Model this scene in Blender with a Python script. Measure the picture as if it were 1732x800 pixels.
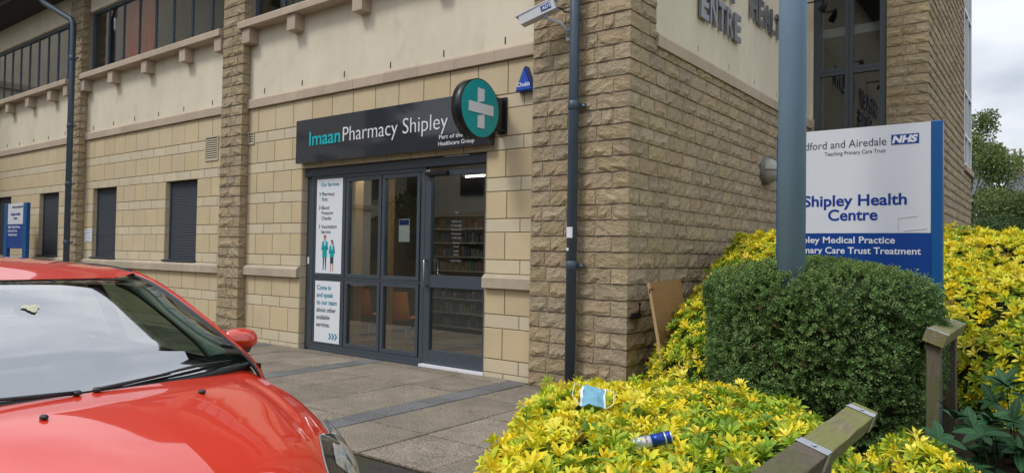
import bpy, math, random
import numpy as np
from mathutils import Vector, Matrix
random.seed(7); rng = np.random.default_rng(7)
sc = bpy.context.scene
for o in list(bpy.data.objects): bpy.data.objects.remove(o)
C = sc.collection
# ------------------------------------------------------------ camera
H = 1.42; F_PX = 1208.33; CX, CY = 866.0, 400.0
def cam_rows():
    y, p, r = -0.6523255, -0.02379448, 0.01668428
    B = np.array([[1,0,0],[0,0,-1],[0,1,0]], float)
    Rz = np.array([[math.cos(y),-math.sin(y),0],[math.sin(y),math.cos(y),0],[0,0,1]])
    Rx = np.array([[1,0,0],[0,math.cos(p),-math.sin(p)],[0,math.sin(p),math.cos(p)]])
    Rr = np.array([[math.cos(r),-math.sin(r),0],[math.sin(r),math.cos(r),0],[0,0,1]])
    return Rr @ Rx @ B @ Rz
CM = cam_rows()
def proj(P):
    c = CM @ (np.array(P, float) - [0,0,H])
    if c[2] < .2: return (-9999., -9999., c[2])
    return (CX + F_PX*c[0]/c[2], CY + F_PX*c[1]/c[2], c[2])
cd = bpy.data.cameras.new('camera'); cam = bpy.data.objects.new('camera', cd); C.objects.link(cam)
cd.sensor_width = 36; cd.lens = F_PX/1732*36; cd.clip_start = .05; cd.clip_end = 2000
cam.matrix_world = Matrix([[CM[0][i], -CM[1][i], -CM[2][i], (0,0,H)[i]] for i in range(3)] + [[0,0,0,1]])
sc.camera = cam
# ------------------------------------------------------------ world, sun, exposure
SUN_EL, SUN_AZ = 52, 205          # azimuth: compass-like, measured from +Y towards +X
w = bpy.data.worlds.new('World'); sc.world = w; w.use_nodes = True
nt = w.node_tree; nt.nodes.clear()
def N(t, typ, **k):
    n = t.nodes.new(typ)
    for a, b in k.items():
        if a.startswith('i_'): n.inputs[a[2:].replace('_',' ')].default_value = b
        else: setattr(n, a, b)
    return n
out = N(nt,'ShaderNodeOutputWorld'); bg = N(nt,'ShaderNodeBackground'); bg.inputs[1].default_value = .1
sky = N(nt,'ShaderNodeTexSky', sky_type='NISHITA', sun_disc=False)
sky.sun_elevation = math.radians(SUN_EL); sky.sun_rotation = math.radians(SUN_AZ)
tc = N(nt,'ShaderNodeTexCoord'); sx = N(nt,'ShaderNodeSeparateXYZ'); nt.links.new(tc.outputs['Generated'], sx.inputs[0])
ad = N(nt,'ShaderNodeMath', operation='ADD'); ad.inputs[1].default_value = .28
mx0 = N(nt,'ShaderNodeMath', operation='MAXIMUM'); mx0.inputs[1].default_value = 0
nt.links.new(sx.outputs[2], mx0.inputs[0]); nt.links.new(mx0.outputs[0], ad.inputs[0])
dv = N(nt,'ShaderNodeVectorMath', operation='DIVIDE'); nt.links.new(tc.outputs['Generated'], dv.inputs[0]); nt.links.new(ad.outputs[0], dv.inputs[1])
no = N(nt,'ShaderNodeTexNoise'); no.inputs['Scale'].default_value = 2.1; no.inputs['Detail'].default_value = 5; no.inputs['Roughness'].default_value = .5
nt.links.new(dv.outputs[0], no.inputs['Vector'])
rp = N(nt,'ShaderNodeValToRGB'); rp.color_ramp.elements[0].position = .38; rp.color_ramp.elements[1].position = .60
SKYB = 8.6
rp.color_ramp.elements[0].color = (.50*SKYB/10,.54*SKYB/10,.61*SKYB/10,1); rp.color_ramp.elements[1].color = (.80*SKYB/10,.825*SKYB/10,.875*SKYB/10,1)
nt.links.new(no.outputs[0], rp.inputs[0])
gr = N(nt,'ShaderNodeMapRange'); gr.inputs['From Min'].default_value = .05; gr.inputs['From Max'].default_value = .9
gr.inputs['To Min'].default_value = 7.9; gr.inputs['To Max'].default_value = 18.5
nt.links.new(sx.outputs[2], gr.inputs['Value'])
ml = N(nt,'ShaderNodeVectorMath', operation='SCALE'); nt.links.new(rp.outputs[0], ml.inputs[0]); nt.links.new(gr.outputs[0], ml.inputs['Scale'])
mi = N(nt,'ShaderNodeMix', data_type='RGBA'); mi.inputs[0].default_value = .9
nt.links.new(sky.outputs[0], mi.inputs[6]); nt.links.new(ml.outputs[0], mi.inputs[7]); nt.links.new(mi.outputs[2], bg.inputs[0]); nt.links.new(bg.outputs[0], out.inputs[0])
sl = bpy.data.lights.new('sun','SUN'); sl.energy = 1.1; sl.angle = math.radians(14); sl.color = (1,.96,.9)
so = bpy.data.objects.new('sun', sl); C.objects.link(so)
el, az = math.radians(SUN_EL), math.radians(SUN_AZ)
sd = Vector((math.sin(az)*math.cos(el), math.cos(az)*math.cos(el), math.sin(el)))
so.rotation_euler = sd.to_track_quat('Z','Y').to_euler(); so.location = (0,0,20)
sc.view_settings.view_transform = 'Standard'; sc.view_settings.look = 'None'; sc.view_settings.exposure = 0.48; sc.view_settings.gamma = 1
try: sc.view_settings.use_curve_mapping = False
except Exception: pass
sc.render.engine = 'CYCLES'
try:
    sc.cycles.max_bounces = 8; sc.cycles.transparent_max_bounces = 16; sc.cycles.sample_clamp_indirect = 8
except Exception: pass
# ------------------------------------------------------------ materials
def mat(name, col, rough=.8, spec=.5, metal=0, var=0, noise=0, nscale=8, bump=0, bscale=40, bdetail=4, coat=0, emit=0, attr=None,
        huevar=0, stain=0, stretch=None, speck=0, transl=0, moss=None):
    m = bpy.data.materials.new(name); m.use_nodes = True; t = m.node_tree; b = t.nodes['Principled BSDF']; L = t.links.new
    b.inputs['Roughness'].default_value = rough; b.inputs['Metallic'].default_value = metal; b.inputs['Specular IOR Level'].default_value = spec
    if coat: b.inputs['Coat Weight'].default_value = coat; b.inputs['Coat Roughness'].default_value = .02; b.inputs['Coat IOR'].default_value = 1.8
    g = N(t,'ShaderNodeNewGeometry'); cur = None
    if attr:
        a = N(t,'ShaderNodeVertexColor', layer_name=attr); cur = a.outputs[0]
    else:
        c = N(t,'ShaderNodeRGB'); c.outputs[0].default_value = (*col,1); cur = c.outputs[0]
    vec = g.outputs['Position']
    if stretch:
        mp = N(t,'ShaderNodeVectorMath', operation='MULTIPLY'); mp.inputs[1].default_value = stretch; L(vec, mp.inputs[0]); vec = mp.outputs[0]
    def mulv(cur, fac_out, lo, hi, tint=None):
        mr = N(t,'ShaderNodeMapRange'); mr.inputs['To Min'].default_value = lo; mr.inputs['To Max'].default_value = hi; L(fac_out, mr.inputs[0])
        v = N(t,'ShaderNodeVectorMath', operation='SCALE'); L(cur, v.inputs[0]); L(mr.outputs[0], v.inputs['Scale']); return v.outputs[0]
    if var or huevar:
        oi = N(t,'ShaderNodeObjectInfo'); s = N(t,'ShaderNodeMath', operation='ADD'); L(oi.outputs['Random'], s.inputs[0]); L(g.outputs['Random Per Island'], s.inputs[1])
        fr = N(t,'ShaderNodeMath', operation='FRACT'); L(s.outputs[0], fr.inputs[0])
        if var: cur = mulv(cur, fr.outputs[0], 1-var, 1+var)
        if huevar:
            m2 = N(t,'ShaderNodeMath', operation='MULTIPLY'); m2.inputs[1].default_value = 7.31; L(fr.outputs[0], m2.inputs[0])
            f2 = N(t,'ShaderNodeMath', operation='FRACT'); L(m2.outputs[0], f2.inputs[0])
            mm = N(t,'ShaderNodeMapRange'); mm.inputs['To Min'].default_value = .5-huevar; mm.inputs['To Max'].default_value = .5+huevar; L(f2.outputs[0], mm.inputs[0])
            hs = N(t,'ShaderNodeHueSaturation'); L(mm.outputs[0], hs.inputs['Hue']); L(cur, hs.inputs['Color'])
            m3 = N(t,'ShaderNodeMath', operation='MULTIPLY'); m3.inputs[1].default_value = 13.7; L(fr.outputs[0], m3.inputs[0])
            f3 = N(t,'ShaderNodeMath', operation='FRACT'); L(m3.outputs[0], f3.inputs[0])
            m4 = N(t,'ShaderNodeMapRange'); m4.inputs['To Min'].default_value = 1-huevar*15; m4.inputs['To Max'].default_value = 1+huevar*15; L(f3.outputs[0], m4.inputs[0]); L(m4.outputs[0], hs.inputs['Saturation'])
            cur = hs.outputs[0]
    if noise:
        n1 = N(t,'ShaderNodeTexNoise'); n1.inputs['Scale'].default_value = nscale; n1.inputs['Detail'].default_value = 5; L(vec, n1.inputs['Vector'])
        cur = mulv(cur, n1.outputs[0], 1-noise*1.6, 1+noise*1.6)
    if stain:
        n1 = N(t,'ShaderNodeTexNoise'); n1.inputs['Scale'].default_value = 1.3; n1.inputs['Detail'].default_value = 8; n1.inputs['Roughness'].default_value = .65; L(g.outputs['Position'], n1.inputs['Vector'])
        cur = mulv(cur, n1.outputs[0], 1-stain*1.6, 1+stain*1.6)
    if speck:
        n1 = N(t,'ShaderNodeTexNoise'); n1.inputs['Scale'].default_value = 85; n1.inputs['Detail'].default_value = 1; L(g.outputs['Position'], n1.inputs['Vector'])
        r = N(t,'ShaderNodeMapRange'); r.inputs['From Min'].default_value = .36; r.inputs['From Max'].default_value = .64; L(n1.outputs[0], r.inputs[0])
        cur = mulv(cur, r.outputs[0], 1-speck, 1+speck)
    if moss:
        n1 = N(t,'ShaderNodeTexNoise'); n1.inputs['Scale'].default_value = moss[1]; n1.inputs['Detail'].default_value = 7; n1.inputs['Roughness'].default_value = .6; L(g.outputs['Position'], n1.inputs['Vector'])
        r = N(t,'ShaderNodeMapRange'); r.inputs['From Min'].default_value = moss[2]; r.inputs['From Max'].default_value = moss[2]+.12; r.inputs['To Max'].default_value = moss[3]; L(n1.outputs[0], r.inputs[0])
        x = N(t,'ShaderNodeMix', data_type='RGBA'); L(r.outputs[0], x.inputs[0]); L(cur, x.inputs[6]); x.inputs[7].default_value = (*moss[0],1); cur = x.outputs[2]
    L(cur, b.inputs['Base Color'])
    if bump:
        n2 = N(t,'ShaderNodeTexNoise'); n2.inputs['Scale'].default_value = bscale; n2.inputs['Detail'].default_value = bdetail; n2.inputs['Roughness'].default_value = .6; L(vec, n2.inputs['Vector'])
        bp = N(t,'ShaderNodeBump'); bp.inputs['Strength'].default_value = 1; bp.inputs['Distance'].default_value = bump; L(n2.outputs[0], bp.inputs['Height']); L(bp.outputs[0], b.inputs['Normal'])
    if emit:
        b.inputs['Emission Color'].default_value = (*col,1); b.inputs['Emission Strength'].default_value = emit
    if transl:
        tr = N(t,'ShaderNodeBsdfTranslucent'); L(cur, tr.inputs[0]); ms = N(t,'ShaderNodeMixShader'); ms.inputs[0].default_value = transl
        L(b.outputs[0], ms.inputs[1]); L(tr.outputs[0], ms.inputs[2]); L(ms.outputs[0], t.nodes['Material Output'].inputs[0])
    return m
def glass(name, tint=(.9,.95,.93), f0=.08, rough=0.0, amt=1.0):
    m = bpy.data.materials.new(name); m.use_nodes = True; t = m.node_tree; t.nodes.clear(); L = t.links.new
    o = N(t,'ShaderNodeOutputMaterial'); tr = N(t,'ShaderNodeBsdfTransparent'); tr.inputs[0].default_value = (*tint,1)
    gl = N(t,'ShaderNodeBsdfGlossy'); gl.inputs['Roughness'].default_value = rough; gl.inputs[0].default_value = (1,1,1,1)
    lw = N(t,'ShaderNodeLayerWeight'); lw.inputs[0].default_value = .5
    p = N(t,'ShaderNodeMath', operation='POWER'); p.inputs[1].default_value = 4.0; L(lw.outputs['Facing'], p.inputs[0])
    r = N(t,'ShaderNodeMapRange'); r.inputs['To Min'].default_value = f0; r.inputs['To Max'].default_value = amt; L(p.outputs[0], r.inputs[0])
    ms = N(t,'ShaderNodeMixShader'); L(r.outputs[0], ms.inputs[0]); L(tr.outputs[0], ms.inputs[1]); L(gl.outputs[0], ms.inputs[2]); L(ms.outputs[0], o.inputs[0])
    return m
M = dict(
 ashlar_tall=mat('ashlar_tall',(.60,.488,.31),.85,.3,var=.035,noise=.05,nscale=3,bump=.0012,bscale=260,stain=.09,huevar=.004),
 ashlar_short=mat('ashlar_short',(.625,.535,.375),.85,.3,var=.03,noise=.05,nscale=3,bump=.0012,bscale=260,stain=.09,huevar=.004),
 band=mat('band_stone',(.49,.395,.30),.85,.3,var=.06,noise=.06,nscale=5,bump=.0015,bscale=180,stain=.12),
 plinth=mat('plinth_stone',(.47,.40,.30),.85,.3,var=.08,noise=.1,nscale=7,bump=.002,bscale=150,stain=.2),
 render=mat('cream_render',(.74,.665,.515),.9,.2,noise=.06,nscale=2.6,bump=.004,bscale=150,stain=.11,moss=((.50,.42,.31),2.3,.58,.32),stretch=(1.6,1.6,.22)),
 rock=mat('rock_faced_stone',(.40,.318,.205),.95,.2,var=.12,noise=.19,nscale=22,bump=.022,bscale=38,bdetail=10,huevar=.007,stain=.14),
 mortar=mat('pale_mortar',(.36,.30,.225),.95,.2,noise=.12,nscale=20,bump=.003,bscale=120),
 mortar2=mat('thin_joint_mortar',(.17,.125,.075),.95,.2,noise=.1,nscale=20),
 frame=mat('slate_grey_frame',(.060,.075,.092),.38,.5,noise=.04,nscale=3),
 bframe=mat('blue_grey_frame',(.060,.088,.122),.42,.5),
 shutter=mat('shutter_grey',(.050,.060,.075),.55,.4,noise=.12,nscale=2,stretch=(1,1,3)),
 pipe=mat('pipe_blue_grey',(.062,.092,.128),.38,.5,noise=.12,nscale=5,stain=.12),
 pole=mat('painted_post_blue_grey',(.205,.31,.42),.55,.35,noise=.09,nscale=3,stretch=(1,1,.4),stain=.09,moss=((.09,.12,.16),9,.66,.6)),
 soffit=mat('dark_soffit',(.035,.032,.03),.7,.3), gutter=mat('gutter_grey',(.20,.21,.22),.5,.4), roof=mat('roof_slate',(.08,.085,.095),.6,.4,noise=.1),
 white=mat('white_panel',(.70,.715,.76),.35,.45,noise=.015,nscale=2,stain=.03), paper=mat('poster_white',(.76,.79,.84),.6,.3),
 nblue=mat('sign_blue',(.003,.050,.27),.35,.5), pblue=mat('sign_post_blue',(.004,.085,.27),.35,.5,noise=.05,nscale=4), ink=mat('ink_dark_blue',(.003,.035,.27),.5,.3), inkg=mat('ink_grey',(.04,.045,.07),.5,.3),
 wtext=mat('white_lettering',(.80,.80,.84),.5,.3), teal=mat('teal_print',(.005,.37,.38),.35,.4), cyan=mat('cyan_lettering',(.02,.42,.46),.45,.3), tblue=mat('poster_teal_text',(.0,.22,.32),.6,.2),
 black=mat('black_gloss',(.012,.013,.015),.3,.5), fascia=mat('charcoal_fascia',(.036,.040,.048),.05,.6), matt=mat('black_matt',(.015,.015,.016),.6,.4),
 chrome=mat('brushed_steel',(.55,.55,.56),.25,.5,metal=1), letter=mat('grey_metal_letter',(.27,.28,.31),.32,.5,metal=.8,noise=.1,nscale=9),
 orange=mat('orange_plastic',(.98,.30,.02),.4,.5), wood=mat('pine_wood',(.52,.33,.14),.5,.4,noise=.2,nscale=4,stretch=(6,6,.5)),
 ply=mat('plywood',(.29,.165,.07),.75,.3,noise=.12,nscale=5,stretch=(1,1,8),stain=.25), plyedge=mat('plywood_edge',(.46,.31,.16),.8,.3),
 timber=mat('weathered_timber',(.135,.11,.082),.9,.2,noise=.3,nscale=7,stretch=(9,9,1),bump=.004,bscale=20,stain=.2,moss=((.10,.12,.035),6,.5,.6)),
 timbery=mat('weathered_rail',(.21,.185,.11),.9,.2,noise=.32,nscale=9,stretch=(9,1.2,9),bump=.004,bscale=14,stain=.2,moss=((.19,.20,.055),5,.40,.75)),
 galv=mat('galvanised_strap',(.44,.46,.49),.45,.5,metal=.6,noise=.15,nscale=30),
 slab=mat('concrete_slab',(.250,.212,.166),.9,.25,var=.14,noise=.16,nscale=5,bump=.005,bscale=130,bdetail=3,speck=.42,stain=.34,moss=((.13,.115,.08),1.7,.56,.45)),
 sett=mat('blue_grey_sett',(.158,.160,.160),.85,.3,var=.14,noise=.1,nscale=4,bump=.003,bscale=150,speck=.4,stain=.25),
 asphalt=mat('asphalt',(.055,.05,.045),.92,.25,noise=.2,nscale=3,bump=.006,bscale=110,speck=.35,stain=.2,moss=((.045,.05,.018),3,.5,.7)),
 soil=mat('bed_soil',(.05,.036,.024),.95,.1,noise=.3,nscale=12,bump=.02,bscale=18), grit=mat('joint_dirt',(.05,.04,.028),.95,.1,noise=.3,nscale=9,moss=((.04,.055,.015),2.5,.52,.8)),
 paint=mat('red_car_paint',(.64,.028,.004),.45,.4,coat=1,noise=.03,nscale=30), trim=mat('black_trim',(.012,.013,.015),.45,.5), dash=mat('dashboard_dark',(.025,.03,.03),.7,.3), seat=mat('seat_fabric',(.03,.03,.033),.9,.2),
 ptrim=mat('pale_pillar_trim',(.75,.80,.74),.8,.2), tyre=mat('tyre_rubber',(.02,.02,.02),.85,.3), alloy=mat('alloy',(.5,.5,.52),.3,.5,metal=.9),
 lampg=mat('lamp_grey',(.22,.22,.21),.5,.5), lens=mat('frosted_lens',(.40,.385,.33),.35,.5,noise=.05,nscale=20),
 mask=mat('pleated_mask_blue',(.26,.53,.66),.85,.1,transl=.25), canb=mat('can_blue',(.01,.05,.30),.25,.6,metal=.5), cans=mat('can_silver',(.62,.66,.74),.25,.6,metal=.6), red=mat('red_print',(.45,.02,.02),.4,.4),
 leaf=mat('leaf_colour',(.1,.1,.02),.5,.35,attr='Col',transl=.22), leafdull=mat('leaf_dull',(.1,.1,.02),.62,.25,attr='Col',transl=.25), leafgloss=mat('leaf_gloss',(.1,.1,.02),.58,.28,attr='Col',transl=.06),
 core=mat('stem_and_shade_dark',(.028,.038,.014),.95,.1,noise=.3,nscale=20), bark=mat('bark',(.085,.068,.05),.95,.1,noise=.3,nscale=10,bump=.01,bscale=20),  # core: plant stems, and the painted shade inside shrubs and hedge
 curtain=mat('red_curtain',(.90,.10,.03),.9,.1), curt2=mat('cream_curtain',(.42,.40,.33),.9,.1), inwall=mat('interior_wall',(.20,.17,.13),.9,.2), infloor=mat('interior_floor',(.16,.11,.065),.5,.4,noise=.1,nscale=6), ceil=mat('interior_ceiling',(.5,.5,.48),.9,.2),
 cctv=mat('camera_white',(.62,.63,.66),.4,.4,noise=.04,nscale=9), alarm=mat('alarm_blue',(.008,.07,.42),.35,.5), alarmd=mat('alarm_blue_side',(.006,.04,.24),.35,.5),
 vent=mat('vent_cream',(.50,.45,.33),.7,.3), opp=mat('opposite_render',(.55,.50,.42),.9,.2,noise=.1,nscale=1), oppst=mat('opposite_stone',(.18,.14,.10),.95,.2,noise=.25,nscale=3), 
 upvc=mat('white_window_frame',(.78,.79,.80),.4,.4), skin=mat('printed_skin',(.45,.24,.16),.6,.3), shade=mat('product_mix',(.3,.3,.3),.6,.3,attr='Col'), strip=mat('strip_light',(1,.97,.9),.5,.3,emit=16),
 dry=mat('dry_leaf',(.22,.11,.05),.8,.2,var=.3), hlglass=glass('headlight_lens',(.95,.97,.98),.05), reflector=mat('headlight_reflector',(.85,.86,.88),.18,.5,metal=.55,noise=.1,nscale=40),
 tape=mat('tape_residue',(.56,.57,.60),.6,.3), cream=mat('cream_petal',(.50,.50,.36),.7,.2),
 glass=glass('window_glass',(.74,.76,.76),.075), shopglass=glass('shop_glass',(.84,.86,.83),.17), autoglass=glass('car_glass',(.44,.56,.51),.37), sideglass=glass('car_side_glass',(.70,.80,.74),.04),
)
# ------------------------------------------------------------ mesh helpers
class MB:
    def __init__(s): s.v = []; s.f = []; s.m = []; s.mats = []; s.sm = []
    def mi(s, m):
        m = M[m] if isinstance(m, str) else m
        if m not in s.mats: s.mats.append(m)
        return s.mats.index(m)
    def add(s, vs, fs, m='frame', smooth=False):
        o = len(s.v); s.v += [tuple(v) for v in vs]; s.f += [tuple(i+o for i in f) for f in fs]; k = s.mi(m); s.m += [k]*len(fs); s.sm += [smooth]*len(fs); return s
    def box(s, x0, x1, y0, y1, z0, z1, m='frame', bev=0):
        if not bev:
            vs = [(x,y,z) for z in (z0,z1) for y in (y0,y1) for x in (x0,x1)]
            return s.add(vs, [(0,2,3,1),(4,5,7,6),(0,1,5,4),(2,6,7,3),(0,4,6,2),(1,3,7,5)], m)
        b = bev; vs = []; idx = {}
        for ax in range(3):
            for sx_ in (0,1):
                for sy_ in (0,1):
                    for sz_ in (0,1):
                        p = [(x0,x1)[sx_], (y0,y1)[sy_], (z0,z1)[sz_]]
                        for k in range(3):
                            if k != ax: p[k] += b if (sx_,sy_,sz_)[k]==0 else -b
                        idx[(ax,sx_,sy_,sz_)] = len(vs); vs.append(p)
        fs = []
        for ax in range(3):
            o = [k for k in range(3) if k != ax]
            for s_ in (0,1):
                q = []
                for a, c in ((0,0),(1,0),(1,1),(0,1)):
                    t = [0,0,0]; t[ax] = s_; t[o[0]] = a; t[o[1]] = c; q.append(idx[(ax,*t)])
                fs.append(q)
        for ax in range(3):
            o = [k for k in range(3) if k != ax]
            for a in (0,1):
                for c in (0,1):
                    t0 = [0,0,0]; t0[o[0]] = a; t0[o[1]] = c; t1 = list(t0); t1[ax] = 1
                    fs.append([idx[(o[0],*t0)], idx[(o[0],*t1)], idx[(o[1],*t1)], idx[(o[1],*t0)]])
        for a in (0,1):
            for b_ in (0,1):
                for c in (0,1): fs.append([idx[(0,a,b_,c)], idx[(1,a,b_,c)], idx[(2,a,b_,c)]])
        return s.add(vs, fs, m)
    def tube(s, pts, r, m='frame', n=12, cap=True, smooth=True):
        pts = [Vector(p) for p in pts]; rs = r if isinstance(r, (list,tuple)) else [r]*len(pts); vs = []; fs = []
        ref = None
        for i, p in enumerate(pts):
            d = (pts[min(i+1,len(pts)-1)] - pts[max(i-1,0)]).normalized()
            a = d.cross(Vector((0,0,1)) if abs(d.z) < .95 else Vector((1,0,0))).normalized()
            if ref is not None and a.dot(ref) < 0: a = -a
            ref = a; b = d.cross(a)
            for k in range(n):
                t = 2*math.pi*k/n; vs.append(p + (a*math.cos(t) + b*math.sin(t))*rs[i])
        for i in range(len(pts)-1):
            for k in range(n): fs.append((i*n+k, i*n+(k+1)%n, (i+1)*n+(k+1)%n, (i+1)*n+k))
        s.add(vs, fs, m, smooth)
        if cap:
            o = len(s.v)-len(vs); k = s.mi(m)
            s.f += [tuple(o+i for i in range(n))[::-1], tuple(o+(len(pts)-1)*n+i for i in range(n))]; s.m += [k,k]; s.sm += [False]*2
        return s
    def prism(s, poly, axis, a0, a1, m='frame'):
        def P(u, v, a): return {'x':(a,u,v),'y':(u,a,v),'z':(u,v,a)}[axis]
        n = len(poly); vs = [P(u,v,a0) for u,v in poly] + [P(u,v,a1) for u,v in poly]
        return s.add(vs, [tuple(range(n))[::-1], tuple(range(n,2*n))] + [(i,(i+1)%n,n+(i+1)%n,n+i) for i in range(n)], m)
    def grid(s, P, m='frame', smooth=True, close=False):
        P = np.asarray(P); a, b = P.shape[:2]
        fs = [(i*b+j, i*b+j+1, (i+1)*b+j+1, (i+1)*b+j) for i in range(a-1) for j in range(b-1)]
        return s.add(P.reshape(-1,3).tolist(), fs, m, smooth)
    def ball(s, c, r, m='frame', n=16, k=8, smooth=True):
        r = r if isinstance(r, (tuple,list)) else (r,r,r)
        P = [[(c[0]+r[0]*math.cos(2*math.pi*j/n)*math.sin(math.pi*i/k), c[1]+r[1]*math.sin(2*math.pi*j/n)*math.sin(math.pi*i/k), c[2]+r[2]*math.cos(math.pi*i/k)) for j in range(n+1)] for i in range(k+1)]
        return s.grid(P, m, smooth)
OFF = {}
def link(name, me, parent=None, loc=None):
    o = bpy.data.objects.new(name, me); C.objects.link(o)
    if parent: o.parent = parent
    if loc is not None: o.location = loc
    return o
def finish(me, recalc=True):
    import bmesh
    if recalc:
        bm = bmesh.new(); bm.from_mesh(me); bmesh.ops.recalc_face_normals(bm, faces=bm.faces[:]); bm.to_mesh(me); bm.free()
def obj(name, mb, parent=None, loc=None, recalc=True):
    """one mesh object; vertices are in world space unless parent is flagged local; loc = own base for a top-level thing"""
    if parent is not None: off = Vector(OFF[parent.name])
    else: off = Vector(loc) if loc is not None else Vector((0,0,0))
    me = bpy.data.meshes.new(name); me.from_pydata([tuple(Vector(v)-off) for v in mb.v], [], mb.f)
    for m in mb.mats: me.materials.append(m)
    me.polygons.foreach_set('material_index', mb.m); me.polygons.foreach_set('use_smooth', mb.sm); me.update(); finish(me, recalc)
    o = link(name, me, parent, None if parent else off); OFF[o.name] = tuple(off); return o
def tag(o, label=None, cat=None, group=None, kind=None):
    if label: o['label'] = label
    if cat: o['category'] = cat
    if group: o['group'] = group
    if kind: o['kind'] = kind
    return o
def thing(name, loc, label=None, cat=None, group=None, kind=None, rotz=0, local=False):
    o = link(name, None, None, loc); o.rotation_euler.z = rotz; OFF[o.name] = (0,0,0) if local else tuple(loc); return tag(o, label, cat, group, kind)
def mesh_np(name, V, Fq, mats, midx=None, col=None, smooth=False, parent=None, off=(0,0,0)):
    """fast mesh from arrays; Fq (n,3) or (n,4)"""
    me = bpy.data.meshes.new(name); V = np.asarray(V, np.float32) - np.asarray(off, np.float32); n, k = Fq.shape
    me.vertices.add(len(V)); me.vertices.foreach_set('co', V.ravel()); me.loops.add(n*k); me.polygons.add(n)
    me.loops.foreach_set('vertex_index', Fq.astype(np.int32).ravel()); me.polygons.foreach_set('loop_start', np.arange(0, n*k, k, dtype=np.int32)); me.polygons.foreach_set('loop_total', np.full(n, k, np.int32))
    for m in mats: me.materials.append(M[m])
    if midx is not None: me.polygons.foreach_set('material_index', np.asarray(midx, np.int32))
    me.polygons.foreach_set('use_smooth', np.full(n, smooth))
    me.update(calc_edges=True)
    if col is not None:
        a = me.color_attributes.new('Col', 'FLOAT_COLOR', 'POINT'); c = np.ones((len(V),4), np.float32); c[:,:3] = col; a.data.foreach_set('color', c.ravel())
    me.validate(); o = link(name, me, parent); OFF[o.name] = tuple(off)
    if parent is None: o.location = off
    return o
# lettering --------------------------------------------------
_tc = {}
def text_verts(s, bold):
    k = (s, bold)
    if k in _tc: return _tc[k]
    cu = bpy.data.curves.new('t','FONT'); cu.body = s; cu.size = 1; cu.extrude = .5; cu.offset = bold; cu.resolution_u = 4
    o = bpy.data.objects.new('t', cu); C.objects.link(o); dg = bpy.context.evaluated_depsgraph_get(); dg.update()
    me = bpy.data.meshes.new_from_object(o.evaluated_get(dg)); V = np.array([v.co[:] for v in me.vertices]); Fc = [tuple(p.vertices) for p in me.polygons]
    bpy.data.objects.remove(o); bpy.data.meshes.remove(me); _tc[k] = (V, Fc); return _tc[k]
capH = None
def lettering(mb, s, origin, right, width=None, cap=.1, m='wtext', depth=.002, bold=0.0, align='L', up=(0,0,1)):
    """origin: baseline left (or right/centre) point on the surface; cap: capital height; width: total width if given"""
    global capH
    if capH is None:
        V0, _ = text_verts('H', 0.0); capH = V0[:,1].max()-V0[:,1].min()
    V, Fc = text_verts(s, bold); sy_ = cap/capH; x0, x1 = V[:,0].min(), V[:,0].max(); sx_ = sy_ if width is None else width/(x1-x0)
    W = (x1-x0)*sx_; R_ = np.array(right, float); R_ /= np.linalg.norm(R_); U = np.array(up, float); Nn = np.cross(R_, U)
    ox = {'L':0,'R':-W,'C':-W/2}[align]
    P = np.array(origin)[None] + R_[None]*((V[:,0]-x0)*sx_+ox)[:,None] + U[None]*(V[:,1]*sy_)[:,None] + Nn[None]*((V[:,2]+.5)*depth)[:,None]
    mb.add(P.tolist(), Fc, m); return W
RX = (1,0,0)
# ============================================================ THE BUILDING
YA, YS, XS, YW, XT = 6.42, 6.30, -3.38, 12.85, -1.62     # ashlar plane, stone plane, side wall, wing front, tower side
BL = thing('health_centre_building', (-8,YA,0), 'two storey health centre of honey coloured stone and cream render with pharmacy shopfront', 'building')
levels = [-.10,.055,.21,.565,.72,1.02]; levels2 = [1.185,1.345,1.66,1.815,2.13,2.29,2.605,2.76,3.08,3.24,3.63]
bays = [(-22.5,-16.80),(-16.15,-10.81),(-10.19,-4.555)]
holes = [(-21.42,-20.32,1.185,2.605),(-18.56,-17.47,1.185,2.605),(-15.76,-14.70,1.185,2.605),(-12.78,-11.69,1.185,2.605),(-8.79,-5.290,-.2,2.605)]
def cut(x0, x1, za, zb):
    segs = [(x0,x1)]
    for a, b, c, d in holes:
        if zb > c+.02 and za < d-.02:
            ns = []
            for p, q in segs:
                if a > p: ns.append((p, min(q,a)))
                if b < q: ns.append((max(p,b), q))
                if b <= p or a >= q: ns = [t for t in ns if t != (p,min(q,a)) or True]
            segs = [t for t in ns if t[1]-t[0] > .02]
    return segs
# wall behind the facing: mortar-coloured core with openings
wb = MB()
for x0, x1 in bays:
    for za, zb in ((-.2,1.185),(1.185,2.605),(2.605,3.63)):
        for p, q in cut(x0-.05, x1+.05, za, zb): wb.box(p, q, YA+.004, YA+.30, za, zb, 'mortar2')
obj('wall_core', wb, BL)
# jambs and soffits of the openings
for a, b, c, d in holes:
    dep = YA+.24
    for xx, s in ((a,1),(b,-1)):
        zz = [z for z in (levels+levels2) if max(c,-.1)-.01 <= z <= d+.01]
        for i in range(len(zz)-1):
            tall = zz[i+1]-zz[i] > .25
            x_a, x_b = sorted((xx, xx+s*.006)); jb = MB(); jb.box(x_a, x_b, YA+.002, dep, zz[i]+.004, zz[i+1]-.004, 'ashlar_tall' if tall else 'ashlar_short'); obj('jamb_stone', jb, BL)
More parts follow.
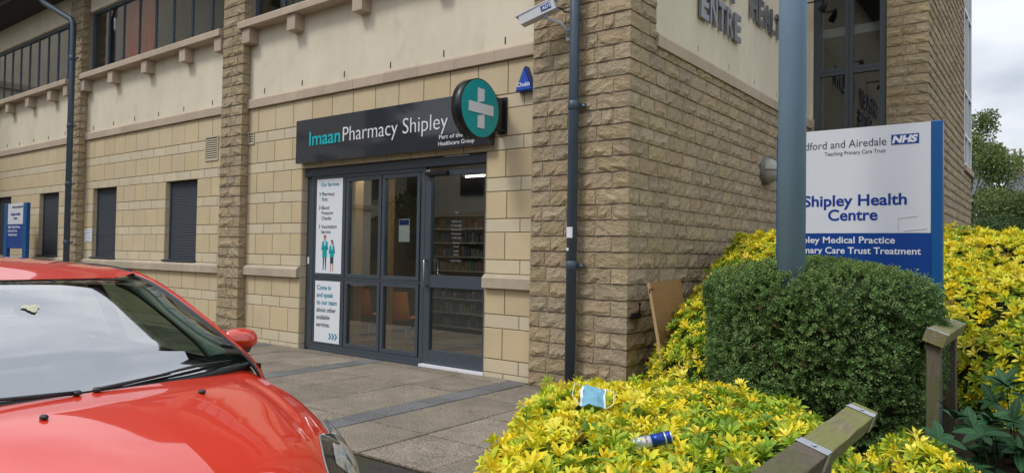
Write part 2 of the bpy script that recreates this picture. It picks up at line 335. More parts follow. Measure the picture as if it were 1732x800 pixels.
# candidates for single pieces -------------------------------
def size_px(c, w_, h_):
    u, v, d = proj(c)
    if d < .5: return 0
    s = F_PX/d
    if u < -30 or u > 1762 or v < -30 or v > 830: return 0
    return s*math.sqrt(abs(w_*h_))
def chamfer_block():
    c = .012; d = .010
    vs = [(0,0,0),(1,0,0),(1,0,1),(0,0,1),(c,-1,c*1.6),(1-c,-1,c*1.6),(1-c,-1,1-c*1.6),(c,-1,1-c*1.6)]
    return vs, [(4,5,6,7),(0,1,5,4),(1,2,6,5),(2,3,7,6),(3,0,4,7)]
ab_v, ab_f = chamfer_block()
abm = {}
for k in ('ashlar_tall','ashlar_short','band','plinth'):
    me = bpy.data.meshes.new('ashlar_block'); me.from_pydata(ab_v, [], ab_f); me.materials.append(M[k]); abm[k] = me
cands = []
for bi, (x0, x1) in enumerate(bays):
    lv = list(zip(levels[:-1], levels[1:])) + list(zip(levels2[:-1], levels2[1:]))
    for ci, (za, zb) in enumerate(lv):
        tall = zb-za > .25; ln = .448; ph = (x1-.22 if ci % 2 else x1) + rng.uniform(-.02,.02)
        for p, q in cut(x0, x1, za, zb):
            js = [p] + sorted(ph-ln*k for k in range(0,14) if p+.09 < ph-ln*k < q-.09) + [q]
            for a, b in zip(js[:-1], js[1:]): cands.append((size_px(((a+b)/2,YA,(za+zb)/2), b-a, zb-za), a, b, za, zb, 'ashlar_tall' if tall else 'ashlar_short'))
cands.sort(key=lambda t: -t[0])
def put_block(name, me, a, b, za, zb, y, d, parent, gap=.003):
    o = link(name, me, parent); o.location = Vector((a+gap, y, za+gap)) - Vector(OFF[parent.name]); o.scale = (b-a-2*gap, d, zb-za-2*gap); return o
for t in cands[:300]: put_block('ashlar_block', abm[t[5]], *t[1:5], YA+.006, .006+random.uniform(0,.0015), BL, .0035)
Vs, Fs, mi_ = [], [], []
for t in cands[300:]:
    o = len(Vs)*8; v = np.array(ab_v)*[t[2]-t[1]-.007,.006,t[4]-t[3]-.007]+[t[1]+.0035,YA+.006,t[3]+.0035]; Vs.append(v); Fs.append(np.array(ab_f)+o); mi_ += [0 if t[5]=='ashlar_tall' else 1]*5
if Vs: tag(mesh_np('distant_ashlar', np.concatenate(Vs), np.concatenate(Fs), ['ashlar_tall','ashlar_short'], mi_, parent=BL, off=OFF[BL.name]), kind='stuff')
# ---- rock-faced stones
def rough_patch(nx, nz, lo=.010, hi=.030):
    g = np.zeros((nz+1, nx+1, 3))
    for j in range(nz+1):
        for i in range(nx+1):
            u, v = i/nx, j/nz; edge = i in (0,nx) or j in (0,nz)
            if not edge: u += rng.uniform(-.3,.3)/nx; v += rng.uniform(-.28,.28)/nz
            d = rng.uniform(.008,.014) if edge else rng.uniform(lo,hi)*(1.25 if j == 1 else .75)
            if j == 0: v += rng.uniform(0,.06); d += rng.uniform(0,.012) 
            if j == nz: v -= rng.uniform(0,.05)
            g[j,i] = (u, -d, v)
    return g
def patch_mesh_data(g):
    nz, nx = g.shape[0]-1, g.shape[1]-1; vs = g.reshape(-1,3).tolist(); n = nx+1
    fs = [(j*n+i, j*n+i+1, (j+1)*n+i+1, (j+1)*n+i) for j in range(nz) for i in range(nx)]
    ring = [i for i in range(n)] + [j*n+nx for j in range(1,nz+1)] + [nz*n+i for i in range(nx-1,-1,-1)] + [j*n for j in range(nz-1,0,-1)]
    o = len(vs); vs += [(vs[k][0], .004, vs[k][2]) for k in ring]
    for a in range(len(ring)): b = (a+1) % len(ring); fs.append((ring[a], o+a, o+b, ring[b]))
    return vs, fs
NV = 24; rvar = []
for k in range(NV):
    v, f = patch_mesh_data(rough_patch(6 if k < 14 else 4, 3)); me = bpy.data.meshes.new('stone'); me.from_pydata(v, [], f); me.materials.append(M['rock']); me.update(); rvar.append((me, np.array(v), np.array(f)))
stones = []   # (px, kind, ...)
def stone_face(org, rdir, n_, length, z0, z1, ch=.161, quoin=(None,None), lens=(.19,.42)):
    """org: point at left foot of the face, rdir: unit right direction; quoin = phase of long/short corner stone at left / right end"""
    nz = int(round((z1-z0)/ch)); ch = (z1-z0)/nz
    for k in range(nz):
        za = z0+k*ch; s = 0; e = length
        if quoin[0] is not None: s = quoin[0][(k) % 2]
        if quoin[1] is not None: e = length-quoin[1][(k) % 2]
        x = s; first = True
        while x < e-.01:
            L_ = rng.uniform(*lens)
            if first and s == 0: L_ *= rng.uniform(.5,1); first = False
            if e-(x+L_) < .12: L_ = e-x
            c = np.array(org) + np.array(rdir)*(x+L_/2) + [0,0,za+ch/2]
            stones.append((size_px(c, L_, ch), 'f', np.array(org)+np.array(rdir)*x+[0,0,za], rdir, L_, ch)); x += L_
def quoins(corner, r1, r2, ph1, ph2, z0, z1, ch=.161):
    """corner column: stones wrapping both faces. r1: direction from the corner along face 1 (leftwards), r2 along face 2"""
    nz = int(round((z1-z0)/ch)); ch = (z1-z0)/nz
    for k in range(nz):
        a, b = ph1[k % 2], ph2[k % 2]; za = z0+k*ch
        stones.append((size_px((corner[0],corner[1],za+ch/2), (a+b)*.7, ch), 'q', np.array([corner[0],corner[1],za]), r1, r2, a, b, ch))
def quoin_data(p, r1, r2, a, b, ch, gap=.0055):
    r1 = np.array(r1, float); r2 = np.array(r2, float); n1 = -r2; n2 = -r1     # outward normals of face1 (runs along r1) and face2
    A = rough_patch(4 if a > .2 else 2, 3); B_ = rough_patch(4 if b > .2 else 2, 3); vs = []; 
    A = A[:, ::-1].copy(); A[:,:,0] = 1-A[:,:,0]        # u=0 at the corner
    oA = []; 
    def pos(r, n, L_, g, other_n):
        P = np.zeros(g.shape)
        for j in range(g.shape[0]):
            for i in range(g.shape[1]):
                u, d, v = g[j,i]; d = -d; q = p + r*(u*(L_-gap)) + n*d + np.array([0,0,gap+v*(ch-2*gap)])
                P[j,i] = q
        return P
    A[:,0,0] = 0; B_[:,0,0] = 0
    for j in range(4): dd = rng.uniform(.012,.022); A[j,0] = (0,-dd,j/3); B_[j,0] = (0,-dd,j/3)
    A[0,0,2] = B_[0,0,2] = .03
    PA = pos(r1, n1, a, A, n2); PB = pos(r2, n2, b, B_, n1)
    for j in range(4):
        dd = -A[j,0,1]; c = p + (n1+n2)*dd + np.array([0,0,gap+A[j,0,2]*(ch-2*gap)]); PA[j,0] = c; PB[j,0] = c
    V = []; Fq = []
    for P, n in ((PA,n1),(PB,n2)):
        o = len(V); h, wd = P.shape[:2]; V += P.reshape(-1,3).tolist(); Fq += [(o+j*wd+i, o+j*wd+i+1, o+(j+1)*wd+i+1, o+(j+1)*wd+i) for j in range(h-1) for i in range(wd-1)]
        # returns to the wall on top, bottom and far end
        ring = [j for j in range(wd)] + [k*wd+wd-1 for k in range(1,h)] + [(h-1)*wd+i for i in range(wd-2,-1,-1)]
        o2 = len(V); V += [(np.array(V[o+k]) - n*(np.dot(np.array(V[o+k])-p, n)+.004)).tolist() for k in ring]
        Fq += [(o+ring[t], o2+t, o2+t+1, o+ring[t+1]) for t in range(len(ring)-1)]
    return V, Fq
def emit_stones(limit=300):
    stones.sort(key=lambda t: -t[0]); VV = []; FF = []; n0 = 0
    for idx, t in enumerate(stones):
        if t[1] == 'f':
            _, _, p, rd, L_, ch = t; ang = math.atan2(rd[1], rd[0]); k = random.randrange(14) if L_/ch > 1.7 else 14+random.randrange(10)
            flip = random.random() < .5
            me, v, f = rvar[k]; g = .0058
            if idx < limit:
                o = link('stone', me, BL); o.rotation_euler.z = ang; pp = Vector(p)+Vector(rd)*g+Vector((0,0,g)); o.location = pp-Vector(OFF[BL.name]); o.scale = (L_-2*g, 1, ch-2*g)
            else:
                q = v*[L_-2*g,1,ch-2*g]; c, s = math.cos(ang), math.sin(ang); W = np.stack([q[:,0]*c-q[:,1]*s, q[:,0]*s+q[:,1]*c, q[:,2]], 1)+p+np.array(rd)*g+[0,0,g]
                VV.append(W); FF.append(f+n0); n0 += len(W)
        else:
            _, _, p, r1, r2, a, b, ch = t; V, Fq = quoin_data(p, r1, r2, a, b, ch)
            if idx < limit:
                mb = MB(); mb.add(V, Fq, 'rock'); obj('stone', mb, BL)
            else: VV.append(np.array(V)); FF.append(np.array(Fq)+n0); n0 += len(V)
    if VV:
        o = mesh_np('distant_stones', np.concatenate(VV), np.concatenate(FF), ['rock'], parent=BL, off=OFF[BL.name]); tag(o, kind='stuff')
        finish(o.data)
mo = MB()
LX, RXv, BY, FY = (-1,0,0), (1,0,0), (0,1,0), (0,-1,0)
# piers between the bays: front face and narrow return on their right side
for px0, px1 in ((-10.78,-10.19),(-16.78,-16.16),(-23.1,-22.5)):
    mo.box(px0, px1+.003, YS-.004, YA+.3, -.2, 6.9, 'mortar')
    W_ = px1-px0
    quoins((px1,YS), LX, BY, (.30,.16), (.115,.115), 0.0, 6.9)
    nz = int(round(6.9/.161)); ch = 6.9/nz
    for k in range(nz):
        c0 = (.30,.16)[k % 2]; left = W_-c0
        n = 1 if rng.random() < .45 or left < .32 else 2; cutp = left if n == 1 else left*rng.uniform(.35,.65)
        segs = [(0,cutp)] + ([(cutp,left)] if n == 2 else [])
        for a, b in segs: stones.append((size_px((px0+(a+b)/2,YS,k*ch+ch/2), b-a, ch), 'f', np.array([px0+a,YS,k*ch]), RXv, b-a, ch))
# corner tower: front pier, its corner, long side wall
CH = 8.2/51; TOP = 43*CH
mo.box(-4.555, XS+.004, YS-.004, 6.866, -.2, TOP, 'mortar'); mo.box(-4.4, XS+.0045, 6.866, YW, -.2, 3.63, 'mortar'); mo.box(-4.5, XS-.32, 6.866, YW, 3.63, TOP, 'mortar')
q1, q2 = (.36,.17), (.22,.42)
stone_face((-4.555,YS,0), RXv, None, XS+4.555, 0, TOP, quoin=(None,q1), lens=(.22,.46))
quoins((XS,YS), LX, BY, q1, q2, 0, TOP)
stone_face((XS,YS,0), BY, None, YW-YS, 0, 23*CH, ch=CH, quoin=(q2,None), lens=(.24,.48))
nzq = 20
for k in range(nzq):        # toothed edge of the corner pier beside the render
    ch = CH; za = (23+k)*ch; a = q2[(k+1) % 2]; stones.append((size_px((XS,YS+.45,za+.08), .3, ch), 'f', np.array([XS,YS+a,za]), BY, .57-a, ch))
# tower at the back: front column and its long right side
mo.box(-2.20, XT+.004, 12.796, 13.3, -.2, 8.4, 'mortar'); mo.box(-2.0, XT+.0045, 13.3, 19.75, -.2, 3.42, 'mortar'); mo.box(-2.0, XT+.0045, 13.3, 18.15, 3.42, 8.4, 'mortar')
t1, t2 = (.34,.16), (.18,.40)
stone_face((-2.20,12.80,0), RXv, None, .58, 0, 8.4, quoin=(None,t1), lens=(.24,.42)); quoins((XT,12.80), LX, BY, t1, t2, 0, 8.4)
stone_face((XT,12.80,0), BY, None, 19.75-12.80, 0, 21*8.4/52, ch=8.4/52, quoin=(t2,None), lens=(.25,.5))
stone_face((XT,12.80,21*8.4/52), BY, None, 18.15-12.80, 0, 31*8.4/52, ch=8.4/52, quoin=((t2[1],t2[0]),None), lens=(.25,.5))
for k in range(0, len(mo.f), 6):
    b_ = MB(); b_.add(mo.v[k//6*8:k//6*8+8], [tuple(i-k//6*8 for i in f) for f in mo.f[k:k+6]], 'mortar'); obj('mortar_bed', b_, BL)
emit_stones()
# ---- render panels, band course, sills, corbels
rn = MB()
for x0, x1 in bays:
    rn.box(x0-.03, x1+.03, YA+.004, YA+.3, 3.63, 4.99, 'render'); rn.box(x0-.03, x1+.03, YA+.0, YA+.3, 6.33, 6.86, 'render')
obj('render_panel', rn, BL)
rs_ = MB(); rs_.box(XS-.3, XS-.010, 6.868, YW, 3.63, TOP, 'render'); rs_.box(XS-.02, XS+.045, YW-.02, YW+.2, 3.63, TOP, 'render'); obj('render_panel', rs_, BL)
lens_b = .62
def band_piece(mb, a, b, along, z0=3.632, z1=3.782):
    pr = .055; sl = .014; g = .002
    pts = [(0,z0),(-pr,z0),(-pr,z1-sl*2),(-pr+.02,z1),(0,z1)]
    if along == 'x': vs = [(a+g,YA+.01+y,z) for y,z in pts] + [(b-g,YA+.01+y,z) for y,z in pts]
    else: vs = [(XS-.012-y,a+g,z) for y,z in pts] + [(XS-.012-y,b-g,z) for y,z in pts]
    n = len(pts); mb.add(vs, [tuple(range(n)), tuple(range(n,2*n))[::-1]] + [(i,i+n,(i+1)%n+n,(i+1)%n) for i in range(n)], 'band')
for x0, x1 in bays:
    n = int((x1-x0)/lens_b)+1; xs = [x1 - lens_b*k - .33*0 for k in range(n)] + [x0]
    xs = sorted(x for x in set(xs) if x >= x0)
    for a, b in zip(xs[:-1], xs[1:]):
        mb = MB(); band_piece(mb, a, b, 'x'); obj('band_stone', mb, BL)
ys = [6.86,7.02] + [7.02+.62*k for k in range(1,10)] + [YW]
for a, b in zip(ys[:-1], ys[1:]): mb = MB(); band_piece(mb, a, b, 'y'); obj('band_stone', mb, BL)
mb = MB(); mb.box(XS, XS+.07, YW-.07, YW-.012, 3.66, 3.80, 'band'); mb.box(XS+.02,XS+.065,YW-.05,YW-.008,3.36,3.655,'plinth'); obj('band_stone', mb, BL)
for x0, x1 in bays:         # plinth course at window-sill height
    for p, q in cut(x0, x1, 1.021, 1.10):
        n = max(1, round((q-p)/.62)); e_ = np.linspace(p, q, n+1)
        for a, b in zip(e_[:-1], e_[1:]):
            mb = MB(); y0 = YA-.065; g = .002; ext = 0
            pts = [(YA+.01,1.022),(y0,1.022),(y0,1.135),(y0+.035,1.168),(YA+.01,1.184)]
            vs = [(a+g,y,z) for y,z in pts] + [(b-g,y,z) for y,z in pts]; n5 = 5
            mb.add(vs, [tuple(range(5)), tuple(range(5,10))[::-1]] + [(i,i+5,(i+1)%5+5,(i+1)%5) for i in range(5)], 'plinth'); obj('plinth_stone', mb, BL)
cor_me = None
for bi, (x0, x1) in enumerate(bays):
    cx_ = [x0+.06] + [x0+.06+(x1-x0-.32)/4*k for k in (1,2,3)] + [x1-.26]
    if bi == 2: cx_ = [-10.185, -9.02, -7.56, -6.12, -4.80]
    if bi == 1: cx_ = [-16.145, -14.87, -13.50, -12.12, -11.0]
    if bi == 0: cx_ = [-22.49,-21.5,-20.40,-19.13,-17.86,-17.0]
    for x in cx_:
        if cor_me is None: mb = MB(); mb.box(0,.20,-.165,.01,0,.235,'band',.004); cor_me = obj('corbel', mb, BL).data; o = bpy.data.objects['corbel']
        else: o = link('corbel', cor_me, BL)
        o.location = Vector((x, YA, 4.635)) - Vector(OFF[BL.name])
        # mesh was made relative to the building base
    e_ = [x0-.02] + [c+.10 for c in cx_[1:-1]] + [x1+.02]
    if bi == 2: e_ = [-10.26] + [c+.1 for c in cx_[1:-1]] + [x1]
    for a, b in zip(e_[:-1], e_[1:]):
        mb = MB(); g = .0015; pts = [(YA+.09,4.872),(YA-.205,4.872),(YA-.205,4.965),(YA-.19,4.985),(YA+.09,5.0)]
        vs = [(a+g,y,z) for y,z in pts] + [(b-g,y,z) for y,z in pts]; mb.add(vs, [tuple(range(5)), tuple(range(5,10))[::-1]] + [(i,i+5,(i+1)%5+5,(i+1)%5) for i in range(5)], 'band'); obj('sill_stone', mb, BL)
for ob in [o for o in bpy.data.objects if o.name.split('.')[0] == 'corbel']: pass
cor_me.transform(Matrix.Translation(Vector(OFF[BL.name])))
# slots above the band course (weep vents)
sl_me = None
def slot(x, y, z, side=False):
    mb = MB()
    if side: mb.box(x-.008, x+.003, y-.006, y+.006, z, z+.08, 'matt')
    else: mb.box(x-.006, x+.006, y-.003, y+.008, z, z+.08, 'matt')
    obj('weep_slot', mb, BL)
for x in (-9.79,-8.84,-7.89,-6.96,-6.01,-5.05,-11.29,-12.22,-13.12,-14.04,-14.93,-15.84,-17.25,-18.15,-19.02,-19.9,-20.71): slot(x, YA, 3.83+random.uniform(-.01,.01))
for y in (8.02,9.02,10.0,11.0,12.1): slot(XS-.012, y, 3.85, True)
# ---- louvred vents
def louvre(x0, x1, z0, z1):
    v_ = MB(); t = .022; v_.box(x0,x0+t,YA-.018,YA+.002,z0,z1,'vent'); v_.box(x1-t,x1,YA-.018,YA+.002,z0,z1,'vent'); v_.box(x0+t,x1-t,YA-.018,YA+.002,z0,z0+t,'vent'); v_.box(x0+t,x1-t,YA-.018,YA+.002,z1-t,z1,'vent'); v_.box(x0+t,x1-t,YA-.0045,YA-.0005,z0+t,z1-t,'matt')
    f = obj('wall_vent', v_, BL); n = max(4, int((z1-z0-.04)/.036))
    for k in range(n):
        z = z0+.03+(z1-z0-.05)*k/n; s = MB(); s.add([(x0+t,YA-.017,z-.004),(x1-t,YA-.017,z-.004),(x1-t,YA-.004,z+.016),(x0+t,YA-.004,z+.016),(x0+t,YA-.015,z-.009),(x1-t,YA-.015,z-.009),(x1-t,YA-.003,z+.011),(x0+t,YA-.003,z+.011)], [(0,1,2,3),(4,7,6,5),(0,4,5,1),(3,2,6,7),(0,3,7,4),(1,5,6,2)], 'vent'); obj('slat', s, f)
louvre(-11.45,-11.05,2.885,3.295); louvre(-10.185,-10.02,3.065,3.26)
# ---- roller shutters in the ground floor windows
for a, b, c, d in holes[:4]:
    dim = (a, b)
    f = MB(); y = YA+.10; f.box(a+.006,a+.05,y-.02,y+.03,c,d,'frame'); f.box(b-.05,b-.006,y-.02,y+.03,c,d,'frame'); f.box(a-.02,b+.02,YA-.045,y+.02,c-.004,c+.028,'shutter',.006)
    s = obj('shutter', f, BL)
    q = MB(); n = 30; hgt = (d-c-.04)/n
    P = []
    for k in range(n):
        z = c+.03+k*hgt; P += [(y,z),(y-.005,z+hgt*.2),(y-.005,z+hgt*.8),(y,z+hgt*.97)]
    vs = [(a+.05,yy,zz) for yy,zz in P]+[(b-.05,yy,zz) for yy,zz in P]; m_ = len(P); q.add(vs, [(i,i+1,m_+i+1,m_+i) for i in range(m_-1)], 'shutter'); q.box(a+.05,b-.05,y+.004,y+.02,c+.03,d,'shutter')
    tag(obj('shutter_slats', q, s), kind='stuff')
# ---- upper windows
def upper_window(x0, x1, n, z0=5.0, z1=6.33, yy=YA+.09):
    f = MB(); t = .055; f.box(x0,x1,yy-.03,yy+.03,z0,z0+t,'bframe'); f.box(x0,x1,yy-.03,yy+.03,z1-t,z1,'bframe'); f.box(x0,x0+t,yy-.03,yy+.03,z0+t,z1-t,'bframe'); f.box(x1-t,x1,yy-.03,yy+.03,z0+t,z1-t,'bframe')
    w_ = obj('window', f, BL); e_ = np.linspace(x0+t/2, x1-t/2, n+1)
    for e in e_[1:-1]: m_ = MB(); m_.box(e-.022,e+.022,yy-.016,yy+.028,z0+t,z1-t,'bframe',.004); m_.box(e-.004,e+.004,yy-.019,yy-.016,z0+t,z1-t,'black'); obj('mullion', m_, w_)
    for a, b in zip(e_[:-1], e_[1:]): p = MB(); sk = random.uniform(-.002,.002); p.add([(a+.03,yy,z0+t),(b-.03,yy+sk,z0+t),(b-.03,yy+sk,z1-t),(a+.03,yy,z1-t),(a+.03,yy+.006,z0+t),(b-.03,yy+.006+sk,z0+t),(b-.03,yy+.006+sk,z1-t),(a+.03,yy+.006,z1-t)], [(0,1,2,3),(7,6,5,4)], 'glass'); obj('pane', p, w_)
    r = MB(); r.box(x0-.02,x1+.02,yy+.05,yy+3.2,z0-.12,z0-.02,'infloor'); r.box(x0-.02,x1+.02,yy+3.2,yy+3.3,z0-.1,z1+.2,'inwall'); r.box(x0-.02,x1+.02,yy+.05,yy+3.2,z1+.02,z1+.1,'ceil'); r.box(x0-.1,x0-.02,yy+.05,yy+3.3,z0-.1,z1+.1,'inwall'); r.box(x1+.02,x1+.1,yy+.05,yy+3.3,z0-.1,z1+.1,'inwall'); obj('upper_room', r, BL)
upper_window(-22.5,-16.84,10); upper_window(-16.13,-10.83,8); upper_window(-10.17,-4.58,8)
def curtain(x0, x1, m_, lab):
    P = []; n = int((x1-x0)/.02)
    for i in range(n+1):
        x = x0+(x1-x0)*i/n; y = YA+.21+.03*math.sin(x*38)+.012*math.sin(x*71+1); P.append([(x,y,5.02),(x+.01*math.sin(x*9),y+.01,5.7),(x,y,6.28)])
    mb = MB(); mb.grid(np.array(P), m_); tag(obj('curtain', mb, None, ((x0+x1)/2,YA+.27,5.02)), lab, 'curtain')
curtain(-14.95,-14.40,'curtain','left half of the red curtain in the upper window of the middle bay'); curtain(-14.33,-13.75,'curtain','right half of the red curtain in the upper window of the middle bay')
curtain(-9.75,-9.2,'curt2','pale cream curtain in the upper window above the pharmacy')
# ---- eaves, soffit, gutter, roof
r = MB(); r.box(-24,XS+.45,5.74,6.9,6.86,6.93,'soffit'); obj('soffit', r, BL)
r = MB(); r.box(-24,XS+.45,5.70,5.74,6.84,7.06,'soffit'); obj('fascia_board', r, BL)
r = MB(); P = [(5.70+ -.065+.065*math.cos(t), 7.03+.065*math.sin(t)) for t in np.linspace(math.pi, 2*math.pi, 9)]
P2 = [(y*1.0+ .0, z) for y, z in P]; r.add([(-24,y,z) for y,z in P]+[(XS+.45,y,z) for y,z in P], [(i,i+1,9+i+1,9+i) for i in range(8)], 'gutter'); r.box(-24,XS+.45,5.565,5.575,7.02,7.06,'gutter'); obj('gutter', r, BL)
r = MB(); r.add([(-24,5.68,7.08),(XS+.47,5.68,7.085),(XS+.47,12.0,9.6),(-24,12.0,9.6),(-24,5.68,7.0),(XS+.47,5.68,7.005),(XS+.47,12.0,9.5),(-24,12.0,9.5)], [(0,1,2,3),(7,6,5,4),(0,4,5,1),(1,5,6,2),(3,2,6,7),(0,3,7,4)], 'roof'); obj('roof', r, BL)
r = MB(); r.box(-4.6,XS+.45,6.905,YW-.1,6.93,7.08,'soffit'); r.box(-3.4,-1.5,12.6,19.9,11.5,11.65,'soffit'); r.box(-3.36,XT-.01,12.86,19.7,8.45,11.5,'render'); obj('flat_roof', r, BL)
# ---- wing window facing the camera and white corner window
f = MB(); y = YW+.03; x0, x1, z0, z1 = -3.325,-2.215,2.6,8.3; f.box(x0,x0+.10,y-.05,y+.05,z0,z1,'frame'); f.box(x1-.09,x1,y-.05,y+.05,z0,z1,'frame'); f.box(-2.83,-2.71,y-.05,y+.05,z0,z1,'frame'); f.box(-2.772,-2.766,y-.055,y-.05,z0,z1,'black')
ww = obj('window', f, BL)
zz = [z0,2.7,4.54,6.5,8.3]
for z in (2.65,4.52,6.5,8.25):
    for a, b in ((x0+.1,-2.83),(-2.71,x1-.09)): m_ = MB(); m_.box(a,b,y-.045,y+.045,z,z+.12,'frame'); m_.box(a,b,y-.048,y-.0445,z+.056,z+.062,'black'); obj('glazing_bar', m_, ww)
for za, zb in ((2.77,4.52),(4.64,6.5),(6.62,8.25)):
    for a, b in ((x0+.1,-2.83),(-2.71,x1-.09)): p = MB(); p.box(a,b,y-.004,y+.004,za,zb,'glass'); obj('pane', p, ww)
r = MB(); r.box(-3.4,-2.1,y+2.6,y+2.7,2.4,8.4,'inwall'); r.box(-3.4,-3.33,y+.06,y+2.6,2.4,8.4,'inwall'); r.box(-2.2,-2.12,y+.5,y+2.6,2.4,8.4,'inwall'); r.box(-3.4,-2.1,y+.06,y+2.6,5.2,5.35,'ceil'); r.box(-3.33,-3.22,y+.06,y+.2,2.6,8.3,'curt2'); obj('stair_room', r, BL)
r = MB(); r.box(-3.38,-2.2,YW,YW+.2,-.2,2.6,'mortar2'); obj('wall_core', r, BL)
f = MB(); xx = XT-.02
for ya, yb in ((18.16,18.24),(18.9,18.97),(19.67,19.74)): f.box(xx-.06,xx+.045,ya,yb,3.50,8.3,'upvc')
for z in (3.50,4.15,5.1,6.9,8.22): f.box(xx-.058,xx+.043,18.16,19.74,z,z+.07,'upvc')
wh = obj('window', f, BL); tag(wh, 'tall white framed window at the far end of the tower wall')
for ya, yb in ((18.24,18.9),(18.97,19.67)):
    for za, zb in ((3.57,4.15),(4.22,5.1),(5.17,6.9),(6.97,8.22)): p = MB(); p.box(xx-.004,xx+.004,ya,yb,za,zb,'glass'); obj('pane', p, wh)
p = MB(); p.box(XT-.1,XT+.075,18.08,19.80,3.36,3.49,'band',.006); obj('sill_stone', p, BL)
r = MB(); r.box(-2.0,-1.75,18.2,19.8,3.4,8.4,'soffit'); r.box(-2.0,XT+.01,19.74,19.9,3.4,8.4,'upvc'); obj('window_back', r, BL)
# ---- shopfront
YF = 6.53
sf = MB(); x0, x1 = -8.785, -5.30
sf.box(x0,x1,YA+.05,YF+.10,2.49,2.603,'frame',.004); sf.box(x0,x0+.14,YA+.10,YF+.06,0,2.49,'frame',.004); sf.box(x0+.135,x0+.205,YF-.035,YF+.04,.0,2.49,'frame'); sf.box(x1-.035,x1,YF-.04,YF+.04,0,2.49,'frame')
sf.box(x0+.20,-6.40,YF-.04,YF+.04,.01,.085,'frame'); sf.box(x0+.205,-6.345,YF-.042,YF+.038,2.44,2.489,'frame')
sf.box(-6.41,-6.345,YF-.042,YF+.042,.01,2.44,'frame'); sf.box(x0+.2,-6.3,YF-.09,YF-.04,-.02,.02,'frame')
SFo = obj('shopfront_frame', sf, BL)
cols = [(-8.59,-7.90),(-7.88,-7.165),(-7.145,-6.445)]
tb = MB(); tb.box(x0+.205,-6.41,YF-.03,YF+.035,1.015,1.045,'frame'); obj('transom', tb, SFo)
for a, b in cols[1:]+[(-8.59,-7.90)]:
    for za, zb in ((.09,1.01),(1.05,2.435)):
        m_ = MB(); t = .05; m_.box(a,b,YF-.035,YF+.03,za,za+t,'frame'); m_.box(a,b,YF-.035,YF+.03,zb-t,zb,'frame'); m_.box(a,a+t,YF-.035,YF+.03,za+t,zb-t,'frame'); m_.box(b-t,b,YF-.035,YF+.03,za+t,zb-t,'frame')
        wf = obj('shop_window', m_, BL); p = MB(); p.box(a+t,b-t,YF-.003,YF+.003,za+t,zb-t,'shopglass'); obj('pane', p, wf)
d = MB(); a, b, za, zb = -6.335,-5.345,.035,2.43; t = .10
d.box(a,a+t,YF-.05,YF+.02,za,zb,'frame',.003); d.box(b-.02,b+.005,YF-.05,YF+.02,za,zb,'frame'); d.box(a+t,b-.02,YF-.05,YF+.02,za,za+.17,'frame'); d.box(a+t,b-.02,YF-.05,YF+.02,zb-.06,zb,'frame'); d.box(a+t,b-.02,YF-.05,YF+.02,.985,1.135,'frame')
DO = obj('shop_door', d, BL)
for q0, q1 in ((za+.17,.985),(1.135,zb-.06)): p = MB(); p.box(a+t,b-.02,YF-.018,YF-.012,q0,q1,'shopglass'); obj('pane', p, DO)
h = MB(); h.tube([(a+.055,YF-.05,1.32),(a+.055,YF-.11,1.32),(a+.055,YF-.115,1.30),(a+.055,YF-.115,1.02),(a+.055,YF-.11,1.0),(a+.055,YF-.05,1.0)], .012, 'chrome'); obj('handle', h, DO)
h = MB(); h.tube([(a+.125,YF+.02,1.32),(a+.125,YF+.07,1.32),(a+.125,YF+.075,1.02),(a+.125,YF+.02,1.02)], .012, 'chrome'); obj('handle', h, DO)
h = MB(); h.box(a+.04,a+.40,YF-.11,YF-.05,2.375,2.42,'black',.006); obj('door_closer', h, DO)
h = MB(); h.box(-6.345,-5.30,YF-.11,YF-.02,-.02,.028,'wtext'); obj('threshold', h, BL)
h = MB(); h.box(-6.0,-5.6,YF-.09,YF-.02,2.593,2.598,'paper'); obj('header_label', h, SFo)
h = MB(); h.box(x0+.055,x0+.085,YA+.085,YA+.10,1.22,1.32,'paper'); obj('lock_plate', h, SFo)
lt = MB()
for k, (s, z) in enumerate([('Imaan',1.90),('Opening Hours',1.85),('Mon 9am-6pm',1.79),('Tue 9am-6pm',1.74),('Wed 9am-6pm',1.69),('Thu 9am-6pm',1.64),('Fri 9am-6pm',1.59),('Saturday',1.53),('Closed',1.485),('Sunday',1.43),('Closed',1.385),('01274 595814',1.31)]):
    if k == 1: continue
    lt = MB(); lettering(lt, s, (-5.83,YF-.019,z), RX, None, .020, 'galv', .0008, 0, 'C'); obj('lettering', lt, DO)
